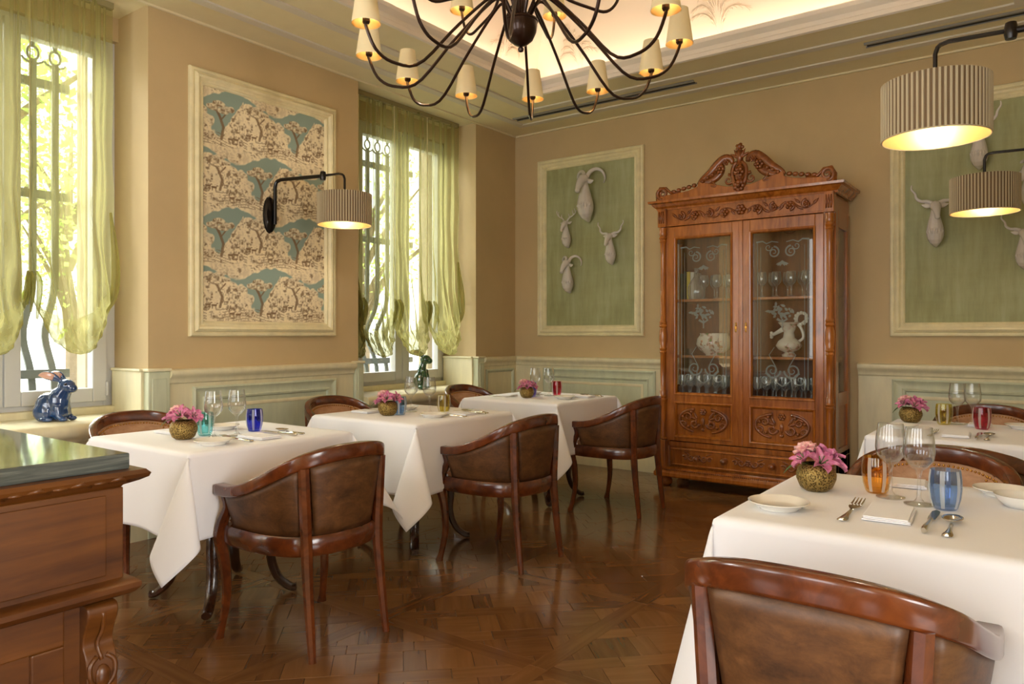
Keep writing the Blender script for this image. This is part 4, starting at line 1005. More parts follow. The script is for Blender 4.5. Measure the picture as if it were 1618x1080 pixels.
# carving helpers
def spiral(cx, cz, r0, turns, a0, sg, n=26):
    return [(cx + sg * r0 * (1 - 0.85 * i / (n - 1)) * math.cos(a0 + 2 * PI * turns * i / (n - 1)), cz + r0 * (1 - 0.85 * i / (n - 1)) * math.sin(a0 + 2 * PI * turns * i / (n - 1))) for i in range(n)]
def relief(b, pts2, y, r, taper=0.4):
    n = len(pts2); b.tube([(p[0], y, p[1]) for p in pts2], [r * (1 - (1 - taper) * i / (n - 1)) for i in range(n)], 6)
def flower_relief(b, x, y, z, r, n=6):
    for k in range(n):
        a = 2 * PI * k / n; b.ball((x + r * 0.62 * math.cos(a), y, z + r * 0.62 * math.sin(a)), (r * 0.42, r * 0.35, r * 0.42), 7, 5)
    b.ball((x, y - r * 0.3, z), r * 0.36, 7, 5)
def leaf_relief(b, x, y, z, a, L, w_):
    P = [(x + L * t * math.cos(a), z + L * t * math.sin(a)) for t in (0, 0.25, 0.55, 0.8, 1)]
    b.tube([(p[0], y, p[1]) for p in P], [w_ * 0.3, w_, w_ * 0.9, w_ * 0.5, w_ * 0.1], 6, flat=0.6)
# frieze carving: rinceaux and rosettes
fc = MB()
flower_relief(fc, 0.0, -0.02, 2.268, 0.042)
for s in (-1, 1):
    for i, (x, r) in enumerate(((0.13, 0.038), (0.26, 0.036), (0.38, 0.036), (0.50, 0.034))):
        relief(fc, spiral(s * x, 2.262, r, 1.25, (PI / 2 if i % 2 else -PI / 2), s), -0.016, 0.012)
        flower_relief(fc, s * x, -0.022, 2.262, 0.026 if i % 2 else 0.034, 5)
        leaf_relief(fc, s * (x + 0.045), -0.010, 2.255, (0.8 if i % 2 else -0.6) if s > 0 else PI - (0.8 if i % 2 else -0.6), 0.06, 0.013)
        leaf_relief(fc, s * (x - 0.05), -0.010, 2.275, (2.4 if i % 2 else -2.2) if s > 0 else PI - (2.4 if i % 2 else -2.2), 0.055, 0.012)
    relief(fc, [(s * (0.05 + 0.01 * k), 2.262 + 0.03 * math.sin(k * 0.25)) for k in range(54)], -0.010, 0.006, 0.9)
stuff(obj('carving', fc, m_walnut_d, fz, smooth=180))
# drawer carving and knobs
for x in (-0.36, 0.06, 0.44):
    d_ = MB()
    for s in (-1, 1):
        relief(d_, spiral(x + s * 0.055, 0.262, 0.03, 1.2, PI, s), -0.016, 0.009)
        relief(d_, spiral(x + s * 0.105, 0.258, 0.022, 1.1, 0.5, s), -0.016, 0.008)
        leaf_relief(d_, x + s * 0.07, -0.012, 0.285, 0.4 if s > 0 else PI - 0.4, 0.06, 0.007)
    flower_relief(d_, x, -0.014, 0.262, 0.03)
    stuff(obj('carving', d_, m_walnut_d, dr, smooth=180))
for x in (-0.36, -0.13, 0.25, 0.46):
    obj('knob', MB().lathe([(0.0, 0.062), (0.017, 0.06), (0.026, 0.048), (0.024, 0.036), (0.012, 0.026), (0.013, 0.01), (0.026, 0.0), (0.0, 0.0)], 14).xf(Matrix.Translation((x, -0.008, 0.262)) @ Matrix.Rotation(PI / 2, 4, 'X')), m_walnut_d, dr, smooth=60)
# doors
def scroll_ribbon(b, pts, wd, y):
    n = len(pts); v = []; f = []
    for i, p in enumerate(pts):
        a = pts[min(i + 1, n - 1)]; c = pts[max(i - 1, 0)]; dx, dz = a[0] - c[0], a[1] - c[1]; L = math.hypot(dx, dz) or 1
        k = wd * (1 - 0.6 * i / n) / 2; v += [(p[0] - dz / L * k, y, p[1] + dx / L * k), (p[0] + dz / L * k, y, p[1] - dx / L * k)]
    b.add(v, [(2 * i, 2 * i + 1, 2 * i + 3, 2 * i + 2) for i in range(n - 1)])
def disc_leaf(b, x, z, a, L, w_, y):
    pts = [(x + L * t * math.cos(a) - w_ * s * math.sin(a), z + L * t * math.sin(a) + w_ * s * math.cos(a)) for t, s in ((0, 0), (0.3, 0.5), (0.6, 0.45), (1, 0), (0.6, -0.45), (0.3, -0.5))]
    b.add([(p[0], y, p[1]) for p in pts], [(0, 1, 2, 3, 4, 5)])
for s in (-1, 1):
    x0, x1 = (-0.622, -0.008) if s < 0 else (0.008, 0.622); z0, z1 = 0.392, 2.18
    gx0, gx1 = (-0.562, -0.070) if s < 0 else (0.093, 0.581); gx0, gx1 = (-0.560, -0.072) if s < 0 else (0.072, 0.560)
    b = MB().bx(x0, gx0, -0.012, 0.03, z0, z1).bx(gx1, x1, -0.012, 0.03, z0, z1)
    for a, c in ((z0, 0.43), (0.715, 0.782), (2.088, z1)): b.bx(gx0, gx1, -0.012, 0.03, a, c)
    d = obj('door', b, m_walnut, cab, smooth=0, bevel=0.004)
    d3 = lambda u, v, h: (u, -0.012 - h, v)
    BP = [(-0.006, 0.0), (-0.006, 0.008), (0.0, 0.012), (0.008, 0.010), (0.016, 0.0), (0.018, -0.012)]
    mould(d, d3, gx0, gx1, 0.782, 2.088, BP, m_walnut, 'glazing_bead'); mould(d, d3, gx0, gx1, 0.43, 0.715, BP, m_walnut, 'panel_bead')
    obj('pane', MB().bx(gx0, gx1, 0.006, 0.010, 0.782, 2.088), m_cabpane, d, smooth=0)
    obj('panel', MB().bx(gx0, gx1, 0.002, 0.014, 0.43, 0.715), m_walnut, d, smooth=0)
    xm = (gx0 + gx1) / 2; cvg = MB()
    for q in (-1, 1):                                        # oval strapwork panel with scrolls
        oval = [(xm + q * (0.19 * math.sin(t) ** 0.8 + 0.01), 0.572 + 0.095 * math.cos(t)) for t in [0.25 + 2.6 * i / 23 for i in range(24)]]
        relief(cvg, oval, -0.008, 0.015, 0.7)
        relief(cvg, spiral(xm + q * 0.13, 0.60, 0.035, 1.4, 0.4, q), -0.008, 0.012); relief(cvg, spiral(xm + q * 0.07, 0.545, 0.04, 1.3, PI, q), -0.008, 0.012)
        relief(cvg, spiral(xm + q * 0.165, 0.535, 0.03, 1.3, 0.0, q), -0.008, 0.010)
        for a in (0.3, 1.1, -0.7): leaf_relief(cvg, xm + q * 0.05, -0.004, 0.58, a if q > 0 else PI - a, 0.08, 0.014)
        for dx, dz in ((0.10, 0.64), (0.17, 0.60), (0.12, 0.52)): cvg.ball((xm + q * dx, -0.012, dz), 0.014, 7, 5)
    flower_relief(cvg, xm, -0.008, 0.645, 0.03); cvg.ball((xm, -0.006, 0.50), 0.016, 8, 5); leaf_relief(cvg, xm, -0.006, 0.60, -PI / 2, 0.09, 0.016)
    stuff(obj('carving', cvg, m_walnut_d, d, smooth=180))
    kx = -0.04 if s < 0 else 0.04
    kp = MB().lathe([(0.0, 0.0), (0.012, 0.0), (0.010, 0.004), (0.0, 0.004)], 10).xf(Matrix.Translation((kx, -0.012, 1.335)) @ Matrix.Rotation(PI / 2, 4, 'X'))
    for dz in (-0.03, -0.018, 0.018, 0.03): kp.ball((kx, -0.015, 1.335 + dz), (0.008, 0.004, 0.010), 7, 5)
    obj('keyhole_plate', kp, m_brass, d)
    # frosted ornament engraved on the pane: scroll crest, bouquet, vase of scrolls, border lines
    et = MB(); ye = 0.0045
    for q in (-1, 1):
        scroll_ribbon(et, [(xm + q * 0.19, 0.86), (xm + q * 0.19, 2.0)], 0.006, ye); scroll_ribbon(et, [(xm + q * 0.165, 0.86), (xm + q * 0.165, 1.96)], 0.004, ye)
        scroll_ribbon(et, [(xm + q * 0.2, 2.0), (xm + q * 0.15, 2.005), (xm + q * 0.12, 1.985), (xm + q * 0.08, 2.0), (xm + q * 0.03, 1.99)], 0.012, ye)
        scroll_ribbon(et, spiral(xm + q * 0.065, 1.915, 0.045, 1.6, PI / 2, q), 0.014, ye); scroll_ribbon(et, spiral(xm + q * 0.105, 1.955, 0.03, 1.2, PI, q), 0.009, ye)
        scroll_ribbon(et, spiral(xm + q * 0.075, 1.0, 0.062, 1.7, PI, q), 0.015, ye); scroll_ribbon(et, spiral(xm + q * 0.13, 0.93, 0.05, 1.4, PI / 2, q), 0.012, ye)
        scroll_ribbon(et, [(xm, 0.88), (xm + q * 0.06, 0.92), (xm + q * 0.05, 1.03), (xm + q * 0.10, 1.12), (xm + q * 0.06, 1.18)], 0.010, ye)
        for k in range(3): disc_leaf(et, xm, 1.85 - 0.01 * k, -1.2 + 0.5 * k if q > 0 else PI + 1.2 - 0.5 * k, 0.05, 0.02, ye)
    rr = random.Random(3)
    for k in range(34):                                       # bouquet
        a = rr.uniform(0.1, PI - 0.1); r = rr.uniform(0.01, 0.10); disc_leaf(et, xm + r * math.cos(a) * 1.0, 1.42 + r * math.sin(a) * 0.95, rr.uniform(0, 2 * PI), rr.uniform(0.025, 0.045), 0.02, ye)
    scroll_ribbon(et, [(xm - 0.04, 1.40), (xm, 1.375), (xm + 0.04, 1.40)], 0.02, ye); scroll_ribbon(et, [(xm, 1.40), (xm, 1.33)], 0.014, ye)
    stuff(obj('etched_ornament', et, m_etch, d, smooth=0, fix=False))
obj('astragal', MB().bx(-0.016, 0.016, -0.022, 0.0, 0.392, 2.18), m_walnut, cab, smooth=0, bevel=0.006)
# crest
cs = MB(); yb0, yb1 = -0.055, 0.0
half = [(0.70, 0.0), (0.705, 0.03), (0.60, 0.045), (0.50, 0.05), (0.42, 0.06), (0.345, 0.085), (0.335, 0.125), (0.30, 0.11), (0.20, 0.085), (0.10, 0.055), (0.0, 0.05)]
out = [(x, z) for x, z in half] + [(-x, z) for x, z in reversed(half[:-1])]
M = Matrix(((1, 0, 0, 0), (0, 0, 1, 0), (0, 1, 0, 2.400), (0, 0, 0, 1)))
cs.prism(out, yb0, yb1, M)
crest = obj('crest', cs, m_walnut, cab, smooth=30, bevel=0.003)
ct = MB(); zc0 = 2.40
for s in (-1, 1):
    # end volutes
    relief(ct, [(p[0], p[1]) for p in spiral(s * 0.655, zc0 + 0.062, 0.052, 1.7, -PI / 2, s)], -0.045, 0.017, 0.5)
    relief(ct, [(s * 0.70, zc0 + 0.01), (s * 0.705, zc0 + 0.06), (s * 0.68, zc0 + 0.11), (s * 0.63, zc0 + 0.105), (s * 0.585, zc0 + 0.06), (s * 0.50, zc0 + 0.055)], -0.03, 0.02, 0.5)
    for k in range(5): ct.ball((s * (0.56 - 0.045 * k), -0.035, zc0 + 0.068 + 0.008 * k), (0.024, 0.016, 0.018), 8, 5)
    # shoulder scroll rising to the centre
    sh = cr([(s * 0.345, zc0 + 0.10), (s * 0.31, zc0 + 0.135), (s * 0.24, zc0 + 0.185), (s * 0.18, zc0 + 0.245), (s * 0.125, zc0 + 0.285), (s * 0.075, zc0 + 0.275), (s * 0.06, zc0 + 0.235)], 20)
    ct.tube([(p[0], -0.03, p[1]) for p in sh], [0.016 + 0.022 * math.sin(PI * i / 19) for i in range(20)], 8, flat=0.8)
    low = cr([(s * 0.33, zc0 + 0.10), (s * 0.25, zc0 + 0.115), (s * 0.18, zc0 + 0.15), (s * 0.15, zc0 + 0.20), (s * 0.16, zc0 + 0.245)], 16)
    ct.tube([(p[0], -0.03, p[1]) for p in low], [0.03] * 16, 8, flat=0.6)
    pl_ = [(p[0], p[1] - zc0) for p in sh[:15]] + [(p[0], p[1] - zc0) for p in reversed(low)]
    ct.prism(pl_, -0.045, -0.012, M)
    flower_relief(ct, s * 0.155, -0.055, zc0 + 0.20, 0.04); flower_relief(ct, s * 0.11, -0.05, zc0 + 0.25, 0.028)
    for k, (x, z) in enumerate(((0.22, 0.165), (0.26, 0.145), (0.30, 0.12))): ct.ball((s * x, -0.05, zc0 + z), 0.017, 7, 5)
    relief(ct, spiral(s * 0.09, zc0 + 0.105, 0.045, 1.2, PI / 2, s), -0.04, 0.014)
    for a in (0.3, 0.9): leaf_relief(ct, s * 0.18, -0.052, zc0 + 0.06, a if s > 0 else PI - a, 0.08, 0.010)
    relief(ct, cr([(s * 0.035, zc0 + 0.06), (s * 0.055, zc0 + 0.13), (s * 0.05, zc0 + 0.20), (s * 0.02, zc0 + 0.24)], 12), -0.045, 0.018, 0.8)
ct.ball((0, -0.035, zc0 + 0.15), (0.045, 0.035, 0.075), 12, 8); flower_relief(ct, 0, -0.06, zc0 + 0.155, 0.045); flower_relief(ct, 0.0, -0.055, zc0 + 0.05, 0.05, 7)
ct.tube([(0, -0.03, zc0 + 0.22), (0, -0.03, zc0 + 0.28), (0, -0.03, zc0 + 0.33)], [0.028, 0.024, 0.03], 8)
for a in (0.5, 1.0, 1.57, 2.14, 2.64): leaf_relief(ct, 0, -0.04, zc0 + 0.27, a, 0.085, 0.016)
ct.ball((0, -0.04, zc0 + 0.36), 0.026, 8, 6); flower_relief(ct, 0, -0.04, zc0 + 0.355, 0.036, 5)
stuff(obj('crest_carving', ct, m_walnut_d, crest, smooth=180))

# ---- cabinet contents (each thing rests on a shelf)
def glass_mesh(h, rb, rf, stem=0.45):
    """wine glass profile, outer and inner wall"""
    zs = h * stem
    out = [(rf, 0.0), (rf, 0.003), (rf * 0.35, 0.008), (0.006, 0.02), (0.005, zs * 0.8), (0.009, zs), (rb * 0.55, zs + h * 0.05), (rb * 0.92, zs + h * 0.14), (rb, zs + h * 0.24), (rb * 0.95, zs + h * 0.38), (rb * 0.82, h)]
    inn = [(rb * 0.80, h), (rb * 0.93, zs + h * 0.38), (rb * 0.975, zs + h * 0.24), (rb * 0.89, zs + h * 0.145), (rb * 0.5, zs + h * 0.06), (0.0, zs + h * 0.035)]
    return [(0.0, 0.0)] + out + inn
def lathe_obj(name, prof, seg, mat, lab, cat, loc, group=None, smooth=60, sx=1, sy=1):
    return tag(obj(name, MB().lathe(prof, seg, sx=sx, sy=sy), mat, None, smooth=smooth, loc=loc), lab, cat, group)
def cp(o, loc, lab=None, group=None, rz=0):
    c = o.copy(); col.objects.link(c); c.location = loc; c.rotation_euler = (0, 0, rz)
    if lab: c['label'] = lab
    if group: c['group'] = group
    return c
g0 = None; GP = 'stem glasses crowded on the bottom shelf'
for s, lab in ((-1, 'clear stem glass crowded on the cabinet bottom shelf behind the left door'), (1, 'clear stem glass crowded on the cabinet bottom shelf behind the right door')):
    for r in range(3):
        for k in range(7):
            loc = (CX + s * 0.315 + (k - 3) * 0.074 + (0.02 if r % 2 else 0), CY + 0.10 + 0.085 * r, 0.765)
            if g0 is None: g0 = lathe_obj('stem_glass', glass_mesh(0.175 + 0.0 * r, 0.034, 0.032, 0.42), 16, m_crystal_cab, lab, 'glass', loc, GP)
            else: cp(g0, loc, lab, GP)
tall = None
for k in range(6):
    loc = (CX - 0.36 + 0.055 * (k % 6), CY + 0.13 + 0.09 * (k % 2), 1.575); lab = 'stem glass on the cabinet top shelf behind the left door'
    if tall is None: tall = lathe_obj('wine_glass', glass_mesh(0.20, 0.038, 0.034, 0.45), 16, m_crystal_cab, lab, 'glass', loc, 'glasses on the cabinet top shelf, left')
    else: cp(tall, loc)
for k in range(8):
    cp(tall, (CX + 0.12 + 0.057 * k, CY + 0.13 + 0.10 * (k % 2), 1.575), 'stem glass on the cabinet top shelf behind the right door', 'glasses on the cabinet top shelf, right')
lathe_obj('decanter', [(0.0, 0.0), (0.06, 0.0), (0.07, 0.03), (0.072, 0.10), (0.05, 0.15), (0.02, 0.19), (0.016, 0.24), (0.024, 0.26), (0.022, 0.26), (0.014, 0.235), (0.0, 0.2)], 20, m_crystal_cab, 'round-bodied clear decanter on cabinet top shelf beside the books', 'decanter', (CX - 0.42, CY + 0.11, 1.575))
for k, (dx, hh, c, lab) in enumerate(((-0.555, 0.22, (40, 58, 46), 'dark green book at the end of the cabinet top shelf'), (-0.525, 0.24, (46, 44, 40), 'black-spined book on the cabinet top shelf'), (-0.495, 0.235, (196, 178, 64), 'yellow-spined book on the cabinet top shelf'), (-0.462, 0.23, (200, 196, 182), 'pale grey book on the cabinet top shelf next to the decanter'))):
    bk = thing('book', lab, 'book', (CX + dx, CY + 0.20, 1.575), 0, 'books on the cabinet top shelf')
    mt = plain('book_cloth_%d' % k, S(*c), 0.7)
    obj('cover', MB().bx(-0.014, -0.011, -0.08, 0.08, 0, hh).bx(0.011, 0.014, -0.08, 0.08, 0, hh).bx(-0.014, 0.014, -0.083, -0.08, 0, hh), mt, bk, smooth=0)
    obj('pages', MB().bx(-0.011, 0.011, -0.078, 0.076, 0.003, hh - 0.004), m_china, bk, smooth=0)
def mk_painted():
    t = NT('painted_porcelain').set(0.2, 0, 0.5, 0.6)
    f = t.noise(t.coord('Object'), 22, 3); g_ = t.noise(t.coord('Object', (1, 1, 1)), 9, 2)
    c = t.ramp(f, [(0.50, S(236, 232, 220)), (0.60, S(206, 150, 140)), (0.66, S(110, 140, 84))])
    t.base(t.mix(t.ramp(g_, [(0.45, (0, 0, 0, 1)), (0.55, (1, 1, 1, 1))]), S(236, 232, 220), c)); return t.m
m_painted = mk_painted()
tu = thing('tureen', 'round white porcelain bowl painted with flowers on cabinet middle shelf', 'porcelain bowl', (CX - 0.30, CY + 0.20, 1.105))
obj('bowl', MB().lathe([(0.0, 0.0), (0.07, 0.0), (0.075, 0.012), (0.12, 0.045), (0.148, 0.09), (0.14, 0.14), (0.115, 0.172), (0.12, 0.185), (0.11, 0.186), (0.105, 0.17), (0.0, 0.1)], 32), m_painted, tu, smooth=60)
fl = MB(); rr = random.Random(9)
for k in range(26):
    a = -PI / 2 + rr.uniform(-0.6, 0.9); z = rr.uniform(0.07, 0.15); r = 0.146 - 0.6 * abs(z - 0.1)
    fl.ball((r * math.cos(a), r * math.sin(a), z), rr.uniform(0.008, 0.016), 6, 4)
obj('applied_flowers', fl, plain('applied_flowers_glaze', S(190, 150, 120), 0.3, var=0.5, vscale=25), tu, smooth=180)
ew = thing('ewer', 'ornate white porcelain ewer with looped handle on cabinet middle shelf', 'ewer', (CX + 0.31, CY + 0.20, 1.105))
obj('body', MB().lathe([(0.0, 0.0), (0.05, 0.0), (0.055, 0.015), (0.03, 0.03), (0.08, 0.055), (0.10, 0.085), (0.085, 0.12), (0.045, 0.15), (0.038, 0.19), (0.06, 0.24), (0.085, 0.27), (0.08, 0.272), (0.05, 0.24), (0.0, 0.2)], 28), m_painted, ew, smooth=60)
hn = MB().tube(cr([(0.06, 0, 0.11), (0.11, 0, 0.15), (0.095, 0, 0.22), (0.06, 0, 0.27), (0.07, 0, 0.33), (0.12, 0, 0.34), (0.13, 0, 0.29), (0.10, 0, 0.26)], 30), 0.012, 8)
for k in range(12): a = 2 * PI * k / 12; hn.ball((0.095 + 0.045 * math.cos(a), -0.005, 0.30 + 0.045 * math.sin(a)), 0.014, 7, 5)
obj('handle', hn, m_china, ew, smooth=180)
sp = MB().tube(cr([(-0.04, 0, 0.22), (-0.09, 0, 0.19), (-0.13, 0, 0.17)], 8), [0.02, 0.02, 0.018, 0.017, 0.016, 0.015, 0.015, 0.016], 8)
for k in range(6): a = 2 * PI * k / 6; sp.ball((-0.135, 0.014 * math.cos(a), 0.17 + 0.02 * math.sin(a)), 0.012, 7, 5)
obj('spout', sp, m_china, ew, smooth=180)
# ================================================================== tub chairs
def U_curve(ctrl, n):
    """mirror a right-half control list (x, y, ...) into a full left-to-right curve"""
    L = [(-c[0],) + tuple(c[1:]) for c in ctrl]
    full = L[:-1] + [ctrl[-1]] + list(reversed(ctrl[:-1]))
    return cr(full, n)
# (x, y, z_top, width, height) from arm tip to the middle of the back
RAIL = [(0.272, 0.242, 0.652, 0.056, 0.044), (0.281, 0.15, 0.655, 0.054, 0.046), (0.287, 0.05, 0.676, 0.048, 0.050), (0.276, -0.075, 0.728, 0.044, 0.055), (0.236, -0.19, 0.792, 0.042, 0.060), (0.135, -0.262, 0.828, 0.042, 0.062), (0.0, -0.283, 0.838, 0.042, 0.062)]
SEATU = [(0.262, 0.228), (0.272, 0.12), (0.270, 0.0), (0.252, -0.10), (0.205, -0.195), (0.115, -0.250), (0.0, -0.266)]
def make_chair():
    t = thing('tub_chair', 'x', 'chair')
    n = 61; R = U_curve(RAIL, n); b = MB(); v = []; m = 12
    def frame(P, i):
        a, c = P[min(i + 1, len(P) - 1)], P[max(i - 1, 0)]; dx, dy = a[0] - c[0], a[1] - c[1]; L = math.hypot(dx, dy) or 1
        return (-dy / L, dx / L)              # outward is away from the seat
    # closed rounded section
    sec = [(math.copysign(abs(math.cos(q)) ** 0.3, math.cos(q)), math.copysign(abs(math.sin(q)) ** 0.3, math.sin(q))) for q in [2 * PI * (k + 0.5) / m for k in range(m)]]
    def ring(i, k=1.0, push=0.0):
        x, y, z, w_, h = R[i]; nx, ny = frame(R, i); tx, ty = (ny, -nx)
        return [(x + nx * s[0] * w_ / 2 * k + tx * push, y + ny * s[0] * w_ / 2 * k + ty * push, z - h / 2 + s[1] * h / 2 * k) for s in sec]
    rows = [ring(0, 0.7, -0.012)] + [ring(i) for i in range(n)] + [ring(n - 1, 0.7, 0.012)]
    # pick the sign so the end caps lie beyond the tips
    if rows[0][0][1] < rows[1][0][1]: rows[0] = ring(0, 0.7, 0.012); rows[-1] = ring(n - 1, 0.7, -0.012)
    for r_ in rows: v += r_
    f = [(i * m + k, i * m + (k + 1) % m, (i + 1) * m + (k + 1) % m, (i + 1) * m + k) for i in range(len(rows) - 1) for k in range(m)]
    f += [tuple(range(m)), tuple(range((len(rows) - 1) * m, len(rows) * m))]
    b.add(v, f); obj('top_rail', b, m_mahog, t, smooth=50)
    # outward normal sign
    nx, ny = frame(R, n // 2); so = 1.0 if ny < 0 else -1.0
    # seat frame: U band plus bowed front
    Us = U_curve(SEATU, 49); fb_ = MB(); v = []; loop = list(Us) + [(0.262 - 0.524 * k / 12, 0.228 + 0.022 * math.sin(PI * k / 12)) for k in range(1, 12)]
    nl = len(loop)
    for p in loop:
        L = math.hypot(p[0], p[1]); ix, iy = p[0] / L, p[1] / L
        for o, z in ((0.0, 0.40), (0.007, 0.41), (0.009, 0.44), (0.007, 0.470), (0.0, 0.480), (-0.032, 0.478), (-0.032, 0.402)): v.append((p[0] + ix * o, p[1] + iy * o, z))
    f = [(i * 7 + k, i * 7 + (k + 1) % 7, ((i + 1) % nl) * 7 + (k + 1) % 7, ((i + 1) % nl) * 7 + k) for i in range(nl) for k in range(7)]
    fb_.add(v, f); obj('seat_frame', fb_, m_mahog, t, smooth=40)
    # upholstered cushion
    cu = MB(); rings = [(0.90, 0.475), (0.93, 0.495), (0.88, 0.512), (0.7, 0.524), (0.4, 0.530), (0.05, 0.531)]; v = []
    for k, z in rings:
        for p in loop: v.append((p[0] * k, p[1] * k, z))
    f = [(j * nl + i, j * nl + (i + 1) % nl, (j + 1) * nl + (i + 1) % nl, (j + 1) * nl + i) for j in range(len(rings) - 1) for i in range(nl)] + [tuple((len(rings) - 1) * nl + i for i in range(nl))]
    cu.add(v, f); obj('seat', cu, m_leather_in, t, smooth=60)
    # panels between seat frame and rail: outer skin (three fields) and inner upholstery
    def rp(u): return U_at(R, u)
    def U_at(P, u):
        q = u * (len(P) - 1); i = min(int(q), len(P) - 2); a = q - i; return tuple(P[i][k] * (1 - a) + P[i + 1][k] * a for k in range(len(P[0])))
    def nrm(u):
        a, c = U_at(R, min(1, u + 0.01)), U_at(R, max(0, u - 0.01)); dx, dy = a[0] - c[0], a[1] - c[1]; L = math.hypot(dx, dy); return (-dy / L * so, dx / L * so)
    def skin(u0, u1, off_t, off_b, bulge, sgn, name, mat, nu=16, nv=8):
        def fn(a, c):
            u = u0 + (u1 - u0) * a; top = U_at(R, u); bot = U_at(Us, u); nx_, ny_ = nrm(u)
            zt = top[2] - top[4] + 0.006; z = 0.474 + (zt - 0.474) * c
            x = bot[0] * (1 - c) + top[0] * c; y = bot[1] * (1 - c) + top[1] * c
            o = off_b * (1 - c) + off_t * c + bulge * math.sin(PI * c) * (math.sin(PI * a) ** 0.5 if a not in (0, 1) else 0) * sgn
            return (x + nx_ * o, y + ny_ * o, z)
        return MB().grid(nu, nv, fn)
    RL = 0.366                                           # where the rear legs meet the rail (fraction of the curve)
    for u0, u1, nm in ((0.055, RL - 0.012, 'side_panel'), (RL + 0.016, 1 - RL - 0.016, 'back_panel'), (1 - RL + 0.012, 0.945, 'side_panel')):
        obj(nm, skin(u0, u1, 0.008, -0.012, 0.006, 1, nm, m_leather), m_leather, t, smooth=180, solid=0.006)
    inn = obj('inner_upholstery', skin(0.05, 0.95, -0.012, -0.05, 0.022, -1, '', None, 60, 10), m_leather_in, t, smooth=180, solid=0.006)
    st = MB()
    def stud(u, c, o_extra=0.0):
        top = U_at(R, u); bot = U_at(Us, u); nx_, ny_ = nrm(u); zt = top[2] - top[4] + 0.002; z = 0.49 + (zt - 0.49) * c
        x = bot[0] * (1 - c) + top[0] * c; y = bot[1] * (1 - c) + top[1] * c; o = -0.05 * (1 - c) - 0.012 * c - 0.022 * math.sin(PI * c) - 0.007
        st.ball((x + nx_ * o, y + ny_ * o, z), 0.0056, 5, 3)
    for k in range(84): stud(0.07 + 0.86 * k / 83, 0.955)
    for u in (RL - 0.012, RL + 0.012, 1 - RL - 0.012, 1 - RL + 0.012):
        for k in range(18): stud(u, 0.15 + 0.8 * k / 17)
    stuff(obj('nailheads', st, m_brass, inn, smooth=180))
    # legs: rear ones run from floor to rail, front ones swell at the knee and carry the arms
    ru = U_at(R, RL)
    for s in (-1, 1):
        x0 = abs(ru[0])
        p = cr([(s * 0.196, -0.272, 0.0), (s * 0.193, -0.254, 0.14), (s * 0.190, -0.236, 0.30), (s * 0.188, -0.226, 0.44), (s * (0.5 * (0.188 + x0) + 0.002), -0.5 * (0.226 - ru[1]) - 0.002, 0.62), (s * (x0 + 0.002), ru[1] - 0.004, ru[2] - ru[4] + 0.006)], 16)
        obj('leg', MB().tube(p, [0.0145, 0.0155, 0.0165, 0.0175, 0.0185, 0.0195, 0.0205, 0.0215, 0.022, 0.022, 0.022, 0.022, 0.022, 0.022, 0.022, 0.022], 8, square=True, up=(1, 0, 0)), m_mahog, t, smooth=40)
        p = cr([(s * 0.272, 0.246, 0.0), (s * 0.266, 0.230, 0.06), (s * 0.258, 0.210, 0.18), (s * 0.262, 0.217, 0.32), (s * 0.272, 0.236, 0.42), (s * 0.268, 0.220, 0.50), (s * 0.262, 0.194, 0.56), (s * 0.268, 0.205, 0.622)], 22)
        rr = [0.022, 0.018, 0.0155, 0.0155, 0.016, 0.017, 0.018, 0.019, 0.0205, 0.022, 0.0235, 0.025, 0.0255, 0.025, 0.024, 0.0225, 0.021, 0.0195, 0.019, 0.0195, 0.021, 0.022]
        obj('leg', MB().tube(p, rr, 8, square=True, up=(1, 0, 0)), m_mahog, t, smooth=40)
    return t
chair0 = make_chair()
CG = 'mahogany tub chairs with brown leather'
spots = [((-2.612, 2.062, 0), PI / 2, 'leather tub chair with its back to the room at the table nearest the sideboard'),
         ((-2.585, 3.415, 0), PI / 2, 'leather tub chair with its back to the room at the middle left-hand table'),
         ((-2.628, 4.885, 0), PI / 2, 'leather tub chair with its back to the room, beside the display cabinet'),
         ((-4.07, 2.15, 0), -PI / 2, 'tub chair with studded tan leather under the window with the blue rabbit'),
         ((-3.995, 3.53, 0), -PI / 2, 'tub chair with studded tan leather below the toile panel'),
         ((-4.03, 5.03, 0), -PI / 2, 'tub chair with studded leather under the window with the green rabbit'),
         ((-0.402, 1.73, 0), 0.0, 'close tub chair seen from behind at the bottom right of the picture'),
         ((-0.39, 3.10, 0), PI, 'tub chair facing the viewer across the nearest right-hand table'),
         ((-0.36, 3.70, 0), 0.0, 'dark tub chair back to back with another, at the farther right-hand table'),
         ((-0.36, 5.33, 0), PI, 'tub chair against the back wall behind the farther right-hand table')]
chair0.location = spots[0][0]; chair0.rotation_euler = (0, 0, spots[0][1]); chair0['label'] = spots[0][2]; chair0['group'] = CG
for loc, rz, lab in spots[1:]: dup(chair0, loc, rz, lab, CG)

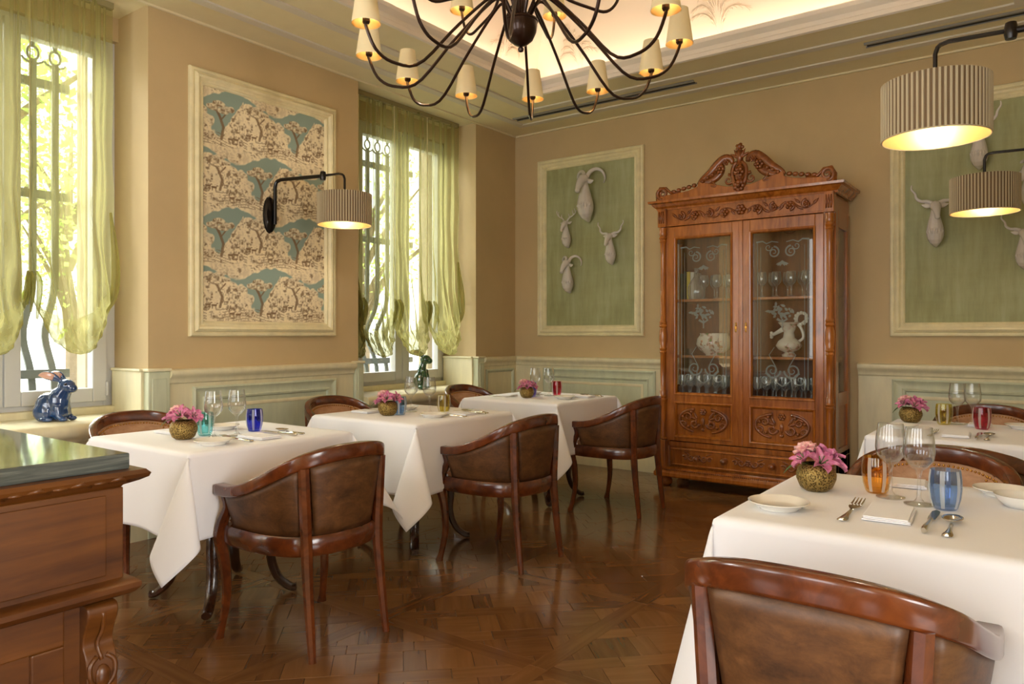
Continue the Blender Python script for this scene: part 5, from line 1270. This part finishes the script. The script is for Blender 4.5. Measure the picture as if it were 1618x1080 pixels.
# ================================================================== tables and cloths
TZ = 0.79
def make_table():
    t = thing('dining_table', 'x', 'table')
    obj('tabletop', MB().bx(-0.41, 0.41, -0.41, 0.41, 0.752, 0.785), m_darkwood, t, smooth=0, bevel=0.006)
    obj('column', MB().lathe([(0.0, 0.33), (0.03, 0.33), (0.055, 0.36), (0.06, 0.46), (0.04, 0.50), (0.034, 0.54), (0.045, 0.62), (0.04, 0.70), (0.10, 0.745), (0.11, 0.752), (0.0, 0.752)], 18), m_darkwood, t)
    for k in range(4):
        a = PI / 4 + PI / 2 * k
        pr = cr([(0.03, 0.40), (0.12, 0.435), (0.20, 0.39), (0.228, 0.29), (0.222, 0.18), (0.255, 0.08), (0.315, 0.026), (0.345, 0.022)], 22)
        obj('leg', MB().tube([(r * math.cos(a), r * math.sin(a), z) for r, z in pr], [0.030 - 0.0004 * i for i in range(18)] + [0.022, 0.021, 0.021, 0.02], 8, flat=0.8, square=True, up=(-math.sin(a), math.cos(a), 0)), m_darkwood, t, smooth=50)
    return t
tables = [(-3.31, 2.10, 'small pedestal table nearest the sideboard, under a white cloth'), (-3.235, 3.36, 'pedestal table in the middle of the left-hand row under a white cloth'),
          (-3.28, 4.83, 'pedestal table in the far corner by the cabinet, under a white cloth'), (-0.315, 2.365, 'table nearest the viewer at right under a white cloth'), (-0.33, 4.38, 'farther right-hand table under a white cloth')]
tab0 = make_table()
tab0.location = (tables[0][0], tables[0][1], 0); tab0['label'] = tables[0][2]; tab0['group'] = 'pedestal dining tables'
for x, y, lab in tables[1:]: dup(tab0, (x, y, 0), 0, lab, 'pedestal dining tables')
def cloth(cx, cy, d, lab, corners, seed, a=0.425):
    rnd = random.Random(seed); rho = 0.014; ph = [rnd.uniform(0, 6.28) for _ in range(8)]
    ax = [-a - d + d * i / 26 for i in range(26)] + [-a + 2 * a * i / 24 for i in range(24)] + [a + d * i / 26 for i in range(27)]
    nU = len(ax)
    def hang(r):
        if r < rho * PI / 2: q = r / rho; return rho * math.sin(q), rho * (1 - math.cos(q))
        return rho + 0.035 * (r - rho * PI / 2), rho + (r - rho * PI / 2)
    def pos(u, v):
        au, av = abs(u), abs(v); su, sv = (1 if u >= 0 else -1), (1 if v >= 0 else -1)
        if au <= a and av <= a: return (u, v, TZ)
        if au > a and av <= a:
            o, dz = hang(au - a); k = (au - a) / d; o += 0.014 * k * math.sin(v * 13 + ph[0] + su) * max(0, 1 - (av / a) ** 6); return (su * (a + o), v, TZ - dz)
        if av > a and au <= a:
            o, dz = hang(av - a); k = (av - a) / d; o += 0.014 * k * math.sin(u * 12 + ph[1] + sv) * max(0, 1 - (au / a) ** 6); return (u, sv * (a + o), TZ - dz)
        du, dv = au - a, av - a; r = math.hypot(du, dv); phi = math.atan2(dv, du); s = phi / (PI / 2)
        A, B, ro = corners.get((su, sv), (0.5, 0.25, 0.0))
        p1 = A * math.sin(PI * s); p2 = B * math.sin(2 * PI * s)
        e = (0.7071, 0.7071); e2 = (-0.7071, 0.7071)
        lx = p1 * e[0] + p2 * e2[0]; ly = p1 * e[1] + p2 * e2[1]
        w_ = math.sin(PI * s); cr_, sr_ = math.cos(ro * w_), math.sin(ro * w_); lx, ly = lx * cr_ - ly * sr_, lx * sr_ + ly * cr_
        tau = math.hypot(lx, ly); o, dz = hang(r); dn = dz
        hx, hy = (lx / tau * math.sin(tau), ly / tau * math.sin(tau)) if tau > 1e-6 else (0, 0)
        x = a + o * math.cos(phi) + dn * hx; y = a + o * math.sin(phi) + dn * hy; z = TZ - dn * math.cos(tau)
        return (su * x, sv * y, z)
    b = MB(); b.v = [pos(u, v) for v in ax for u in ax]
    b.f = [(j * nU + i, j * nU + i + 1, (j + 1) * nU + i + 1, (j + 1) * nU + i) for j in range(nU - 1) for i in range(nU - 1)]
    o = obj('tablecloth', b, m_linen, None, smooth=180, loc=(cx, cy, 0)); s_ = o.modifiers.new('solid', 'SOLIDIFY'); s_.thickness = 0.0025; s_.offset = -1
    tag(o, lab, 'tablecloth', 'white square tablecloths')
FLAP = {(1, -1): (0.34, 0.27, 0.30), (-1, -1): (0.36, 0.22, -0.2), (1, 1): (0.48, 0.24, 0.1), (-1, 1): (0.45, 0.22, 0)}
cloth(-3.31, 2.10, 0.37, 'white linen cloth on the table nearest the sideboard', FLAP, 1)
cloth(-3.235, 3.36, 0.40, 'white linen cloth on the middle table of the left-hand row', FLAP, 2)
cloth(-3.28, 4.83, 0.39, 'white linen cloth on the far corner table by the cabinet', FLAP, 3)
cloth(-0.315, 2.365, 0.45, 'white linen cloth on the nearest right-hand table', {**FLAP, (-1, -1): (0.16, 0.22, 0.0)}, 4)
cloth(-0.33, 4.38, 0.40, 'white linen cloth on the farther right-hand table', {**FLAP, (-1, -1): (0.2, 0.22, 0.0)}, 5)

# ================================================================== on the tables
TT = TZ + 0.001
NM = ['the table nearest the sideboard', 'the middle left-hand table', 'the far corner table', 'the nearest right-hand table', 'the farther right-hand table']
wg = None
def wine(x, y, lab, sc_=1.0):
    global wg
    if wg is None: wg = lathe_obj('wine_glass', glass_mesh(0.222, 0.0425, 0.040, 0.44), 28, m_crystal, lab, 'wine glass', (x, y, TT), 'clear wine glasses on the tables')
    else:
        c = cp(wg, (x, y, TT), lab); c.scale = (sc_,) * 3
wines = [(-3.215, 1.985, 0), (-3.20, 2.10, 0), (-3.30, 3.40, 1), (-3.17, 3.43, 1), (-3.36, 4.87, 2), (-3.275, 4.94, 2), (-0.408, 2.47, 3), (-0.325, 2.415, 3), (-0.447, 4.69, 4), (-0.380, 4.735, 4)]
for k, (x, y, n) in enumerate(wines): wine(x, y, ('left-hand' if k % 2 == 0 else 'right-hand') + ' clear wine glass of the pair on ' + NM[n])
TUMP = [(0.0, 0.0), (0.034, 0.0), (0.040, 0.008), (0.049, 0.04), (0.053, 0.075), (0.052, 0.11), (0.048, 0.14), (0.046, 0.14), (0.0495, 0.11), (0.0505, 0.075), (0.0465, 0.04), (0.037, 0.014), (0.0, 0.012)]
m_whitestripe = sheer('white_glass_stripe', S(236, 236, 232), (1, 1, 1, 1), 0.6)
_tc = {}
tb_mesh = MB().lathe(TUMP, 40)
def tumbler(x, y, c, lab, rz=0.0, k=1.0):
    t = thing('tumbler', lab, 'tumbler', (x, y, TT), rz, 'striped coloured glass tumblers'); k *= 0.79; t.scale = (k,) * 3
    if c not in _tc: _tc[c] = coloured('coloured_glass_%d' % len(_tc), (c[0], c[1], c[2], 1))
    obj('glass', tb_mesh, _tc[c], t, smooth=60)
    for j in range(6):
        a = 2 * PI * j / 6; da = 0.14; v = []; n = 7; pr = [(r + 0.0012, z) for r, z in TUMP[2:7]]
        for r, z in pr:
            for aa in (a - da, a - da / 3, a + da / 3, a + da): v.append((r * math.cos(aa), r * math.sin(aa), z))
        obj('white_stripe', MB().add(v, [(i * 4 + q, i * 4 + q + 1, i * 4 + q + 5, i * 4 + q + 4) for i in range(len(pr) - 1) for q in range(3)]), m_whitestripe, t, smooth=180)
tumbler(-3.345, 2.02, (0.25, 0.72, 0.78), 'aqua striped tumbler beside the flowers on ' + NM[0])
tumbler(-3.285, 2.255, (0.02, 0.04, 0.72), 'cobalt blue striped tumbler on ' + NM[0], 0.3)
tumbler(-3.235, 3.235, (0.3, 0.52, 0.92), 'blue striped tumbler behind the flowers on ' + NM[1], 0.1)
tumbler(-3.105, 3.49, (0.85, 0.72, 0.15), 'yellow striped tumbler on ' + NM[1], 0.4)
tumbler(-3.345, 4.80, (0.25, 0.18, 0.62), 'violet tumbler half hidden by the flowers on ' + NM[2], 0.2)
tumbler(-3.26, 5.03, (0.58, 0.02, 0.05), 'red striped tumbler on ' + NM[2], 0.1)
tumbler(-0.455, 2.52, (1.0, 0.50, 0.06), 'orange striped tumbler on ' + NM[3], 0.2)
tumbler(-0.257, 2.395, (0.32, 0.52, 0.95), 'blue striped tumbler beside the spoon on ' + NM[3], 0.45)
tumbler(-0.505, 4.645, (0.85, 0.72, 0.15), 'yellow striped tumbler on ' + NM[4], 0.0)
tumbler(-0.322, 4.53, (0.62, 0.02, 0.06), 'red striped tumbler on ' + NM[4], 0.35)
# brass vases with flowers
def mk_fret():
    t = NT('fretwork_brass').set(0.48, 0.75)
    vo = t.n('ShaderNodeTexVoronoi'); vo.inputs['Scale'].default_value = 130; t.l(t.coord('Object'), vo.inputs['Vector'])
    c = t.ramp(vo.outputs['Distance'], [(0.2, S(40, 30, 12)), (0.45, S(138, 114, 62)), (0.8, S(172, 148, 88))])
    t.base(c); t.bump(vo.outputs['Distance'], 0.5, 0.004); return t.m
m_fret = mk_fret()
m_petal = NT('alstroemeria_petal').set(0.5); _f = m_petal.noise(m_petal.coord('Object'), 35, 3); m_petal.base(m_petal.ramp(_f, [(0.3, S(190, 92, 136)), (0.55, S(218, 136, 170)), (0.75, S(240, 206, 212))])); m_petal = m_petal.m
m_rose = NT('carnation_petal').set(0.6); _f = m_rose.noise(m_rose.coord('Object'), 50, 3); m_rose.base(m_rose.ramp(_f, [(0.3, S(226, 140, 150)), (0.55, S(244, 204, 190)), (0.8, S(246, 226, 196))])); m_rose = m_rose.m
m_fleaf = plain('flower_leaf', S(78, 108, 50), 0.45, var=0.2, vscale=20)
VP = [(0.0, 0.0), (0.045, 0.0), (0.066, 0.016), (0.080, 0.05), (0.082, 0.07), (0.074, 0.098), (0.058, 0.115), (0.056, 0.115), (0.072, 0.096), (0.079, 0.07), (0.076, 0.05), (0.06, 0.02), (0.0, 0.012)]
def petal_mb(L, w_, curl, n=6):
    def fn(u, v):
        t = v; a = (u - 0.5) * 2; ww = w_ * math.sin(PI * min(1, 0.12 + 0.88 * t) ** 0.8) * 0.5 + 0.002
        ang = curl * t * t; r = L * t
        return (r * math.cos(0.6 * ang) , a * ww, r * (1 - 0.5 * t) * 0.9 - curl * 0.012 * t * t + 0.012 * abs(a) * w_ / 0.03)
    return MB().grid(5, n, fn)
_pm = {}
def flower(kind, loc, tilt, az, s, lab, grp):
    t = thing('alstroemeria_bloom' if kind == 'a' else 'carnation_bloom', lab, 'flower', loc, az, grp); t.rotation_euler = (0, tilt, az); t.scale = (s,) * 3
    def put(name, key, mk, mat, rz, rx=0.0):
        if key not in _pm:
            o = obj(name, mk(), mat, t, smooth=180, solid=0.0008); _pm[key] = o
        else:
            o = _pm[key].copy(); col.objects.link(o); o.parent = t
        o.rotation_euler = (0, rx, rz); return o
    if kind == 'a':
        for k in range(3): put('petal', 'p_wide', lambda: petal_mb(0.062, 0.036, 1.0), m_petal, 2 * PI * k / 3)
        for k in range(3): put('petal', 'p_thin', lambda: petal_mb(0.064, 0.024, 0.6), m_petal, 2 * PI * k / 3 + PI / 3, -0.12)
        put('stamens', 'stam', lambda: _stam(), m_fleaf, 0)
    else:
        for ring, (nk, rx, L) in enumerate(((7, 0.35, 0.045), (7, -0.05, 0.045), (6, -0.45, 0.042), (5, -0.8, 0.038), (4, -1.1, 0.032))):
            for k in range(nk): put('petal', 'r_%d' % ring, lambda L=L: petal_mb(L, 0.036, 0.2), m_rose, 2 * PI * k / nk + ring * 0.4, rx)
def _stam():
    b = MB()
    for k in range(5): a = 2 * PI * k / 5; b.tube([(0, 0, 0), (0.008 * math.cos(a), 0.008 * math.sin(a), 0.02), (0.016 * math.cos(a), 0.016 * math.sin(a), 0.035)], [0.0015, 0.001, 0.0018], 5)
    return b
def leafb(loc, az, L, lab, grp):
    path = [(L * t * math.cos(az), L * t * math.sin(az), 0.5 * L * t - 0.9 * L * t * t) for t in [i / 8 for i in range(9)]]
    b = MB(); v = []
    for i, p in enumerate(path):
        w_ = 0.010 * math.sin(PI * (0.1 + 0.9 * i / 8)); v += [(p[0] - w_ * math.sin(az), p[1] + w_ * math.cos(az), p[2] + 0.002), p, (p[0] + w_ * math.sin(az), p[1] - w_ * math.cos(az), p[2] + 0.002)]
    b.add(v, [(3 * i + k, 3 * i + k + 1, 3 * i + k + 4, 3 * i + k + 3) for i in range(8) for k in range(2)])
    tag(obj('flower_leaf', b, m_fleaf, None, smooth=180, solid=0.001, loc=loc), lab, 'leaf', grp)
vases = [(-3.30, 1.885, 0.76), (-3.27, 3.17, 0.73), (-3.315, 4.69, 0.69), (-0.615, 2.445, 0.73), (-0.667, 4.65, 0.72)]
vz = None
for n, (x, y, k) in enumerate(vases):
    lab = 'round fretwork brass vase of pink flowers on ' + NM[n]
    if vz is None: vz = tag(obj('vase', MB().lathe(VP, 36), m_fret, None, smooth=60, loc=(x, y, TT)), lab, 'vase', 'round brass vases'); v_ = vz
    else: v_ = cp(vz, (x, y, TT), lab)
    v_.scale = (k,) * 3
    z = TT + 0.112 * k; grp = 'pink blooms on ' + NM[n]; th_ = 0.635            # th_: azimuth of the room's diagonal, for variety only
    fl = [('a', (0.0, -0.035), 0.75, -1.2, 1.0, 'frontmost'), ('a', (0.045, 0.005), 0.55, 0.6, 1.0, 'right-hand'), ('a', (0.010, 0.038), 0.35, 2.2, 0.95, 'rearmost'), ('a', (0.066, -0.022), 1.0, -0.1, 0.85, 'lowest'), ('a', (-0.050, -0.012), 0.85, 3.4, 0.9, 'left-hand')]
    for q, (kd, (da, db), ti, az, s, wh) in enumerate(fl):
        flower(kd, (x + (da * 0.805 - db * 0.593) * k, y + (da * 0.593 + db * 0.805) * k, z + (0.014 + 0.012 * math.cos(q * 2 + n)) * k), ti, az + 0.15 * n, s * k * 1.2, wh + ' pink alstroemeria bloom in the brass vase on ' + NM[n], grp)
    flower('c', (x - 0.035 * k, y - 0.012 * k, z + 0.045 * k), 0.25, 2.8, 1.1 * k, 'pale pink and cream carnation in the brass vase on ' + NM[n], 'carnations in the brass vases')
    leafb((x - 0.03 * k, y - 0.03 * k, z), 3.75, 0.10 * k, 'narrow green leaf drooping from the vase on ' + NM[n], grp)
    leafb((x + 0.0, y + 0.01, z + 0.05 * k), 1.2, 0.06 * k, 'short green leaf among the flowers on ' + NM[n], grp)
# plates and bowls
PLP = [(0.0, 0.004), (0.05, 0.004), (0.052, 0.0), (0.06, 0.0), (0.064, 0.006), (0.088, 0.020), (0.096, 0.024), (0.096, 0.027), (0.088, 0.025), (0.064, 0.011), (0.055, 0.008), (0.0, 0.008)]
pz = None
def plate(x, y, lab, k=1.0):
    global pz
    if pz is None: pz = tag(obj('bread_plate', MB().lathe(PLP, 40), m_china, None, smooth=50, loc=(x, y, TT)), lab, 'plate', 'small white plates'); o = pz
    else: o = cp(pz, (x, y, TT), lab)
    o.scale = (k * 0.86,) * 3
plate(-3.03, 1.87, 'white side plate at the front of ' + NM[0]); plate(-3.48, 2.20, 'white side plate behind the wine glasses on ' + NM[0])
plate(-2.985, 3.26, 'white side plate in front of the wine glasses on ' + NM[1]); plate(-3.43, 3.50, 'white side plate at the window side of ' + NM[1], 0.9)
plate(-3.03, 4.78, 'white side plate at the room side of ' + NM[2]); plate(-3.47, 5.0, 'white side plate at the window side of ' + NM[2], 0.9)
plate(-0.635, 2.125, 'white side plate at the near left corner of ' + NM[3]); plate(-0.135, 2.70, 'white side plate at the right edge of ' + NM[3])
plate(-0.66, 4.33, 'white side plate beside the flowers on ' + NM[4], 0.9); plate(-0.15, 4.66, 'white side plate at the right edge of ' + NM[4])
lathe_obj('shallow_bowl', [(0.0, 0.004), (0.035, 0.004), (0.036, 0.0), (0.044, 0.0), (0.062, 0.02), (0.07, 0.034), (0.0675, 0.034), (0.058, 0.022), (0.04, 0.008), (0.0, 0.008)], 32, m_china, 'small white bowl in front of the plate at the right edge of the nearest table', 'bowl', (-0.085, 2.555, TT))
# napkins
def napkin(x, y, rz, lab, sx=0.115, sy=0.19):
    b = MB()
    for k in range(3):
        z0 = 0.0012 + 0.0042 * k; e = 0.004 * k
        b.box((0.002 * math.sin(k * 2), 0.002 * math.cos(k), z0 + 0.0022), (sx - e, sy - e, 0.0038))
    o = obj('folded_napkin', b, m_linen, None, smooth=0, bevel=0.002, loc=(x, y, TT)); o.rotation_euler = (0, 0, rz); tag(o, lab, 'napkin', 'folded white napkins')
napkin(-0.368, 2.215, 0.06, 'folded white napkin between fork and knife on ' + NM[3]); napkin(-0.40, 2.70, 0.1, 'folded white napkin on the far side of ' + NM[3], 0.12, 0.13)
napkin(-3.05, 2.12, 1.6, 'folded white napkin on the room side of ' + NM[0]); napkin(-3.55, 1.97, 1.6, 'folded white napkin on the window side of ' + NM[0], 0.11, 0.15)
napkin(-2.95, 3.46, 1.6, 'folded white napkin on the room side of ' + NM[1]); napkin(-3.5, 3.2, 1.6, 'folded white napkin on the window side of ' + NM[1], 0.11, 0.15)
napkin(-3.0, 4.98, 1.6, 'folded white napkin on the room side of ' + NM[2]); napkin(-3.53, 4.72, 1.6, 'folded white napkin on the window side of ' + NM[2], 0.11, 0.15)
napkin(-0.40, 4.16, 0.05, 'folded white napkin at the front of ' + NM[4]); napkin(-0.34, 4.66, 0.0, 'folded white napkin at the back of ' + NM[4], 0.11, 0.12)
# cutlery: handle towards local -y
def handle(b, y1=0.0):
    v = []; prof = [(-0.115, 0.004), (-0.112, 0.0095), (-0.095, 0.0105), (-0.06, 0.0055), (-0.02, 0.0035), (y1, 0.0042)]
    for y, w_ in prof: v += [(-w_, y, 0.003), (w_, y, 0.003), (w_ * 0.5, y, 0.0065), (-w_ * 0.5, y, 0.0065)]
    f = [(4 * i + k, 4 * i + (k + 1) % 4, 4 * i + 4 + (k + 1) % 4, 4 * i + 4 + k) for i in range(len(prof) - 1) for k in range(4)] + [(0, 1, 2, 3)]
    b.add(v, f); return b
def fork_mb():
    b = handle(MB()); 
    b.prism([(-0.0042, -0.004), (0.0042, -0.004), (0.012, 0.022), (0.0125, 0.045), (-0.0125, 0.045), (-0.012, 0.022)], 0.004, 0.0065)
    for k in range(4):
        x = -0.0105 + 0.007 * k; b.tube([(x, 0.042, 0.0055), (x, 0.07, 0.008), (x, 0.096, 0.012)], [0.0022, 0.002, 0.0009], 6)
    return b
def spoon_mb():
    b = handle(MB())
    def fn(u, v):
        a = 2 * PI * u; r = v; x = 0.022 * r * math.cos(a); y = 0.033 + 0.036 * r * math.sin(a); return (x, y, 0.003 + 0.010 * r * r)
    return b.grid(25, 6, fn)
def knife_mb():
    b = MB(); b.tube(cr([(0, -0.115, 0.008), (0, -0.08, 0.008), (0, -0.03, 0.008), (0, 0.0, 0.008)], 10), [0.006, 0.0085, 0.0085, 0.008, 0.007, 0.006, 0.0055, 0.005, 0.0055, 0.006], 10, flat=0.8)
    return b.prism([(-0.007, -0.002), (0.008, -0.002), (0.010, 0.06), (0.008, 0.095), (-0.002, 0.112), (-0.009, 0.09), (-0.009, 0.03)], 0.006, 0.0085)
_cm = {}
def cutlery(kind, x, y, rz, lab, k=1.15):
    mk = {'fork': fork_mb, 'spoon': spoon_mb, 'knife': knife_mb}[kind]
    if kind not in _cm: o = obj(kind, mk(), m_silver, None, smooth=50, loc=(x, y, TT), solid=0.0009 if kind == 'spoon' else 0); _cm[kind] = o
    else: o = _cm[kind].copy(); col.objects.link(o); o.location = (x, y, TT)
    o.rotation_euler = (0, 0, rz); o.scale = (k,) * 3; tag(o, lab, kind, 'silver cutlery on the tables')
cutlery('fork', -0.462, 2.215, 0.02, 'silver fork left of the napkin on ' + NM[3], 1.25)
cutlery('knife', -0.268, 2.195, 0.0, 'silver knife right of the napkin on ' + NM[3]); cutlery('spoon', -0.222, 2.19, 0.03, 'silver spoon beside the knife on ' + NM[3], 1.15)
cutlery('fork', -3.09, 2.02, PI / 2, 'silver fork near the front plate on ' + NM[0]); cutlery('spoon', -3.11, 2.32, PI / 2, 'silver spoon near the cobalt tumbler on ' + NM[0]); cutlery('knife', -3.08, 2.25, PI / 2 + 0.05, 'silver knife near the cobalt tumbler on ' + NM[0])
cutlery('fork', -2.95, 3.37, PI / 2, 'silver fork by the plate on ' + NM[1]); cutlery('spoon', -2.97, 3.60, PI / 2, 'silver spoon near the yellow tumbler on ' + NM[1]); cutlery('knife', -2.95, 3.55, PI / 2, 'silver knife near the yellow tumbler on ' + NM[1]); cutlery('fork', -3.5, 3.31, -PI / 2, 'silver fork on the window side of ' + NM[1])
cutlery('spoon', -3.0, 5.09, PI / 2, 'silver spoon on the room side of ' + NM[2]); cutlery('knife', -3.0, 5.06, PI / 2, 'silver knife on the room side of ' + NM[2]); cutlery('fork', -3.5, 4.62, -PI / 2, 'silver fork on the window side of ' + NM[2])
cutlery('fork', -0.50, 4.17, 0.0, 'silver fork left of the napkin on ' + NM[4]); cutlery('knife', -0.31, 4.17, 0.0, 'silver knife right of the napkin on ' + NM[4]); cutlery('spoon', -0.27, 4.18, 0.0, 'silver spoon beside the knife on ' + NM[4])

# ================================================================== sideboard
SX, SY = -2.088, 1.035                     # front edge and right end of the marble top
sb = thing('sideboard', 'old carved wooden sideboard with dark green marble top at left foreground', 'sideboard', (SX, SY, 0))
LN = 1.35; DP = 0.93
obj('marble_top', MB().bx(-DP, 0.0, -LN, 0.0, 0.906, 0.95), m_marble, sb, smooth=0, bevel=0.004)
def around(prof, b, x0=0.0, y0=0.0):
    """profile (out, z) round the front and right end"""
    v = []
    for o, z in prof: v += [(x0 + o, -LN, z), (x0 + o, y0 + o, z), (-DP, y0 + o, z)]
    n = len(prof); return b.add(v, [(3 * i + k, 3 * i + k + 1, 3 * i + k + 4, 3 * i + k + 3) for i in range(n - 1) for k in range(2)])
tm = obj('top_moulding', around([(-0.05, 0.852), (-0.02, 0.852), (-0.012, 0.862), (0.018, 0.874), (0.036, 0.884), (0.04, 0.894), (0.03, 0.905), (-0.02, 0.9065)], MB()), m_side, sb, smooth=30)
nk = MB()
for k in range(14):
    y = 0.0 - 0.045 - 0.10 * k; nk.tube([(0.03, y - 0.03, 0.884), (0.038, y, 0.890), (0.026, y + 0.03, 0.876)], [0.004, 0.008, 0.004], 6); nk.ball((0.034, y - 0.05, 0.884), (0.007, 0.02, 0.006), 7, 5)
stuff(obj('carved_edge', nk, m_side, tm, smooth=180))
obj('upper_case', MB().bx(-DP + 0.03, -0.012, -LN, -0.012, 0.60, 0.856), m_side, sb, smooth=0, bevel=0.003)
obj('drawer_front', MB().bx(-0.014, -0.006, -LN, -0.06, 0.62, 0.84), m_side, sb, smooth=0, bevel=0.003)
obj('waist_moulding', around([(-0.03, 0.555), (0.0, 0.558), (0.012, 0.566), (0.022, 0.578), (0.022, 0.592), (0.01, 0.602), (-0.012, 0.606), (-0.03, 0.606)], MB()), m_side, sb, smooth=30)
obj('lower_case', MB().bx(-DP + 0.05, -0.04, -LN, -0.05, 0.05, 0.56), m_side, sb, smooth=0, bevel=0.003)
fr_ = MB().bx(-0.042, -0.02, -LN, -0.16, 0.46, 0.557).bx(-0.042, -0.02, -0.24, -0.16, 0.05, 0.46).bx(-0.042, -0.02, -LN, -0.16, 0.05, 0.12)
dd = obj('door_frame', fr_, m_side, sb, smooth=0, bevel=0.005)
obj('door_panel', MB().bx(-0.041, -0.032, -LN, -0.24, 0.12, 0.46), m_side, dd, smooth=0)
obj('plinth', MB().bx(-DP + 0.02, 0.01, -LN, 0.01, 0.0, 0.06), m_side, sb, smooth=0, bevel=0.004)
# carved corner bracket: scrolled console with acanthus drop
br = MB(); outl = cr([(-0.06, 0.555), (0.0, 0.55), (0.008, 0.52), (-0.012, 0.48), (-0.022, 0.44), (-0.004, 0.41), (0.004, 0.36), (0.002, 0.30), (-0.02, 0.25), (-0.026, 0.2), (-0.02, 0.1), (-0.03, 0.06)], 40)
poly = outl + [(-0.06, 0.06)]
br.prism([(p[0], p[1]) for p in poly], -0.115, -0.035, Matrix(((1, 0, 0, 0), (0, 0, 1, 0), (0, 1, 0, 0), (0, 0, 0, 1))))
cb_ = obj('corner_console', br, m_side, sb, smooth=40, bevel=0.004)
cc = MB(); cc.ball((0.002, -0.075, 0.355), (0.014, 0.022, 0.034), 10, 7)
for s in (-1, 1): cc.tube(cr([(0.0, -0.075 + s * 0.006, 0.32), (0.004, -0.075 + s * 0.03, 0.35), (0.002, -0.075 + s * 0.032, 0.39), (-0.004, -0.075 + s * 0.012, 0.41)], 10), 0.007, 6); cc.tube([(-0.002, -0.075 + s * 0.01, 0.31), (-0.012, -0.075 + s * 0.02, 0.25), (-0.02, -0.075 + s * 0.012, 0.18)], [0.012, 0.012, 0.004], 7)
cc.tube(cr([(0.006, -0.075, 0.53), (-0.006, -0.07, 0.48), (-0.016, -0.08, 0.44), (0.0, -0.075, 0.40)], 12), 0.006, 6)
obj('acanthus_carving', cc, m_side, cb_, smooth=180)
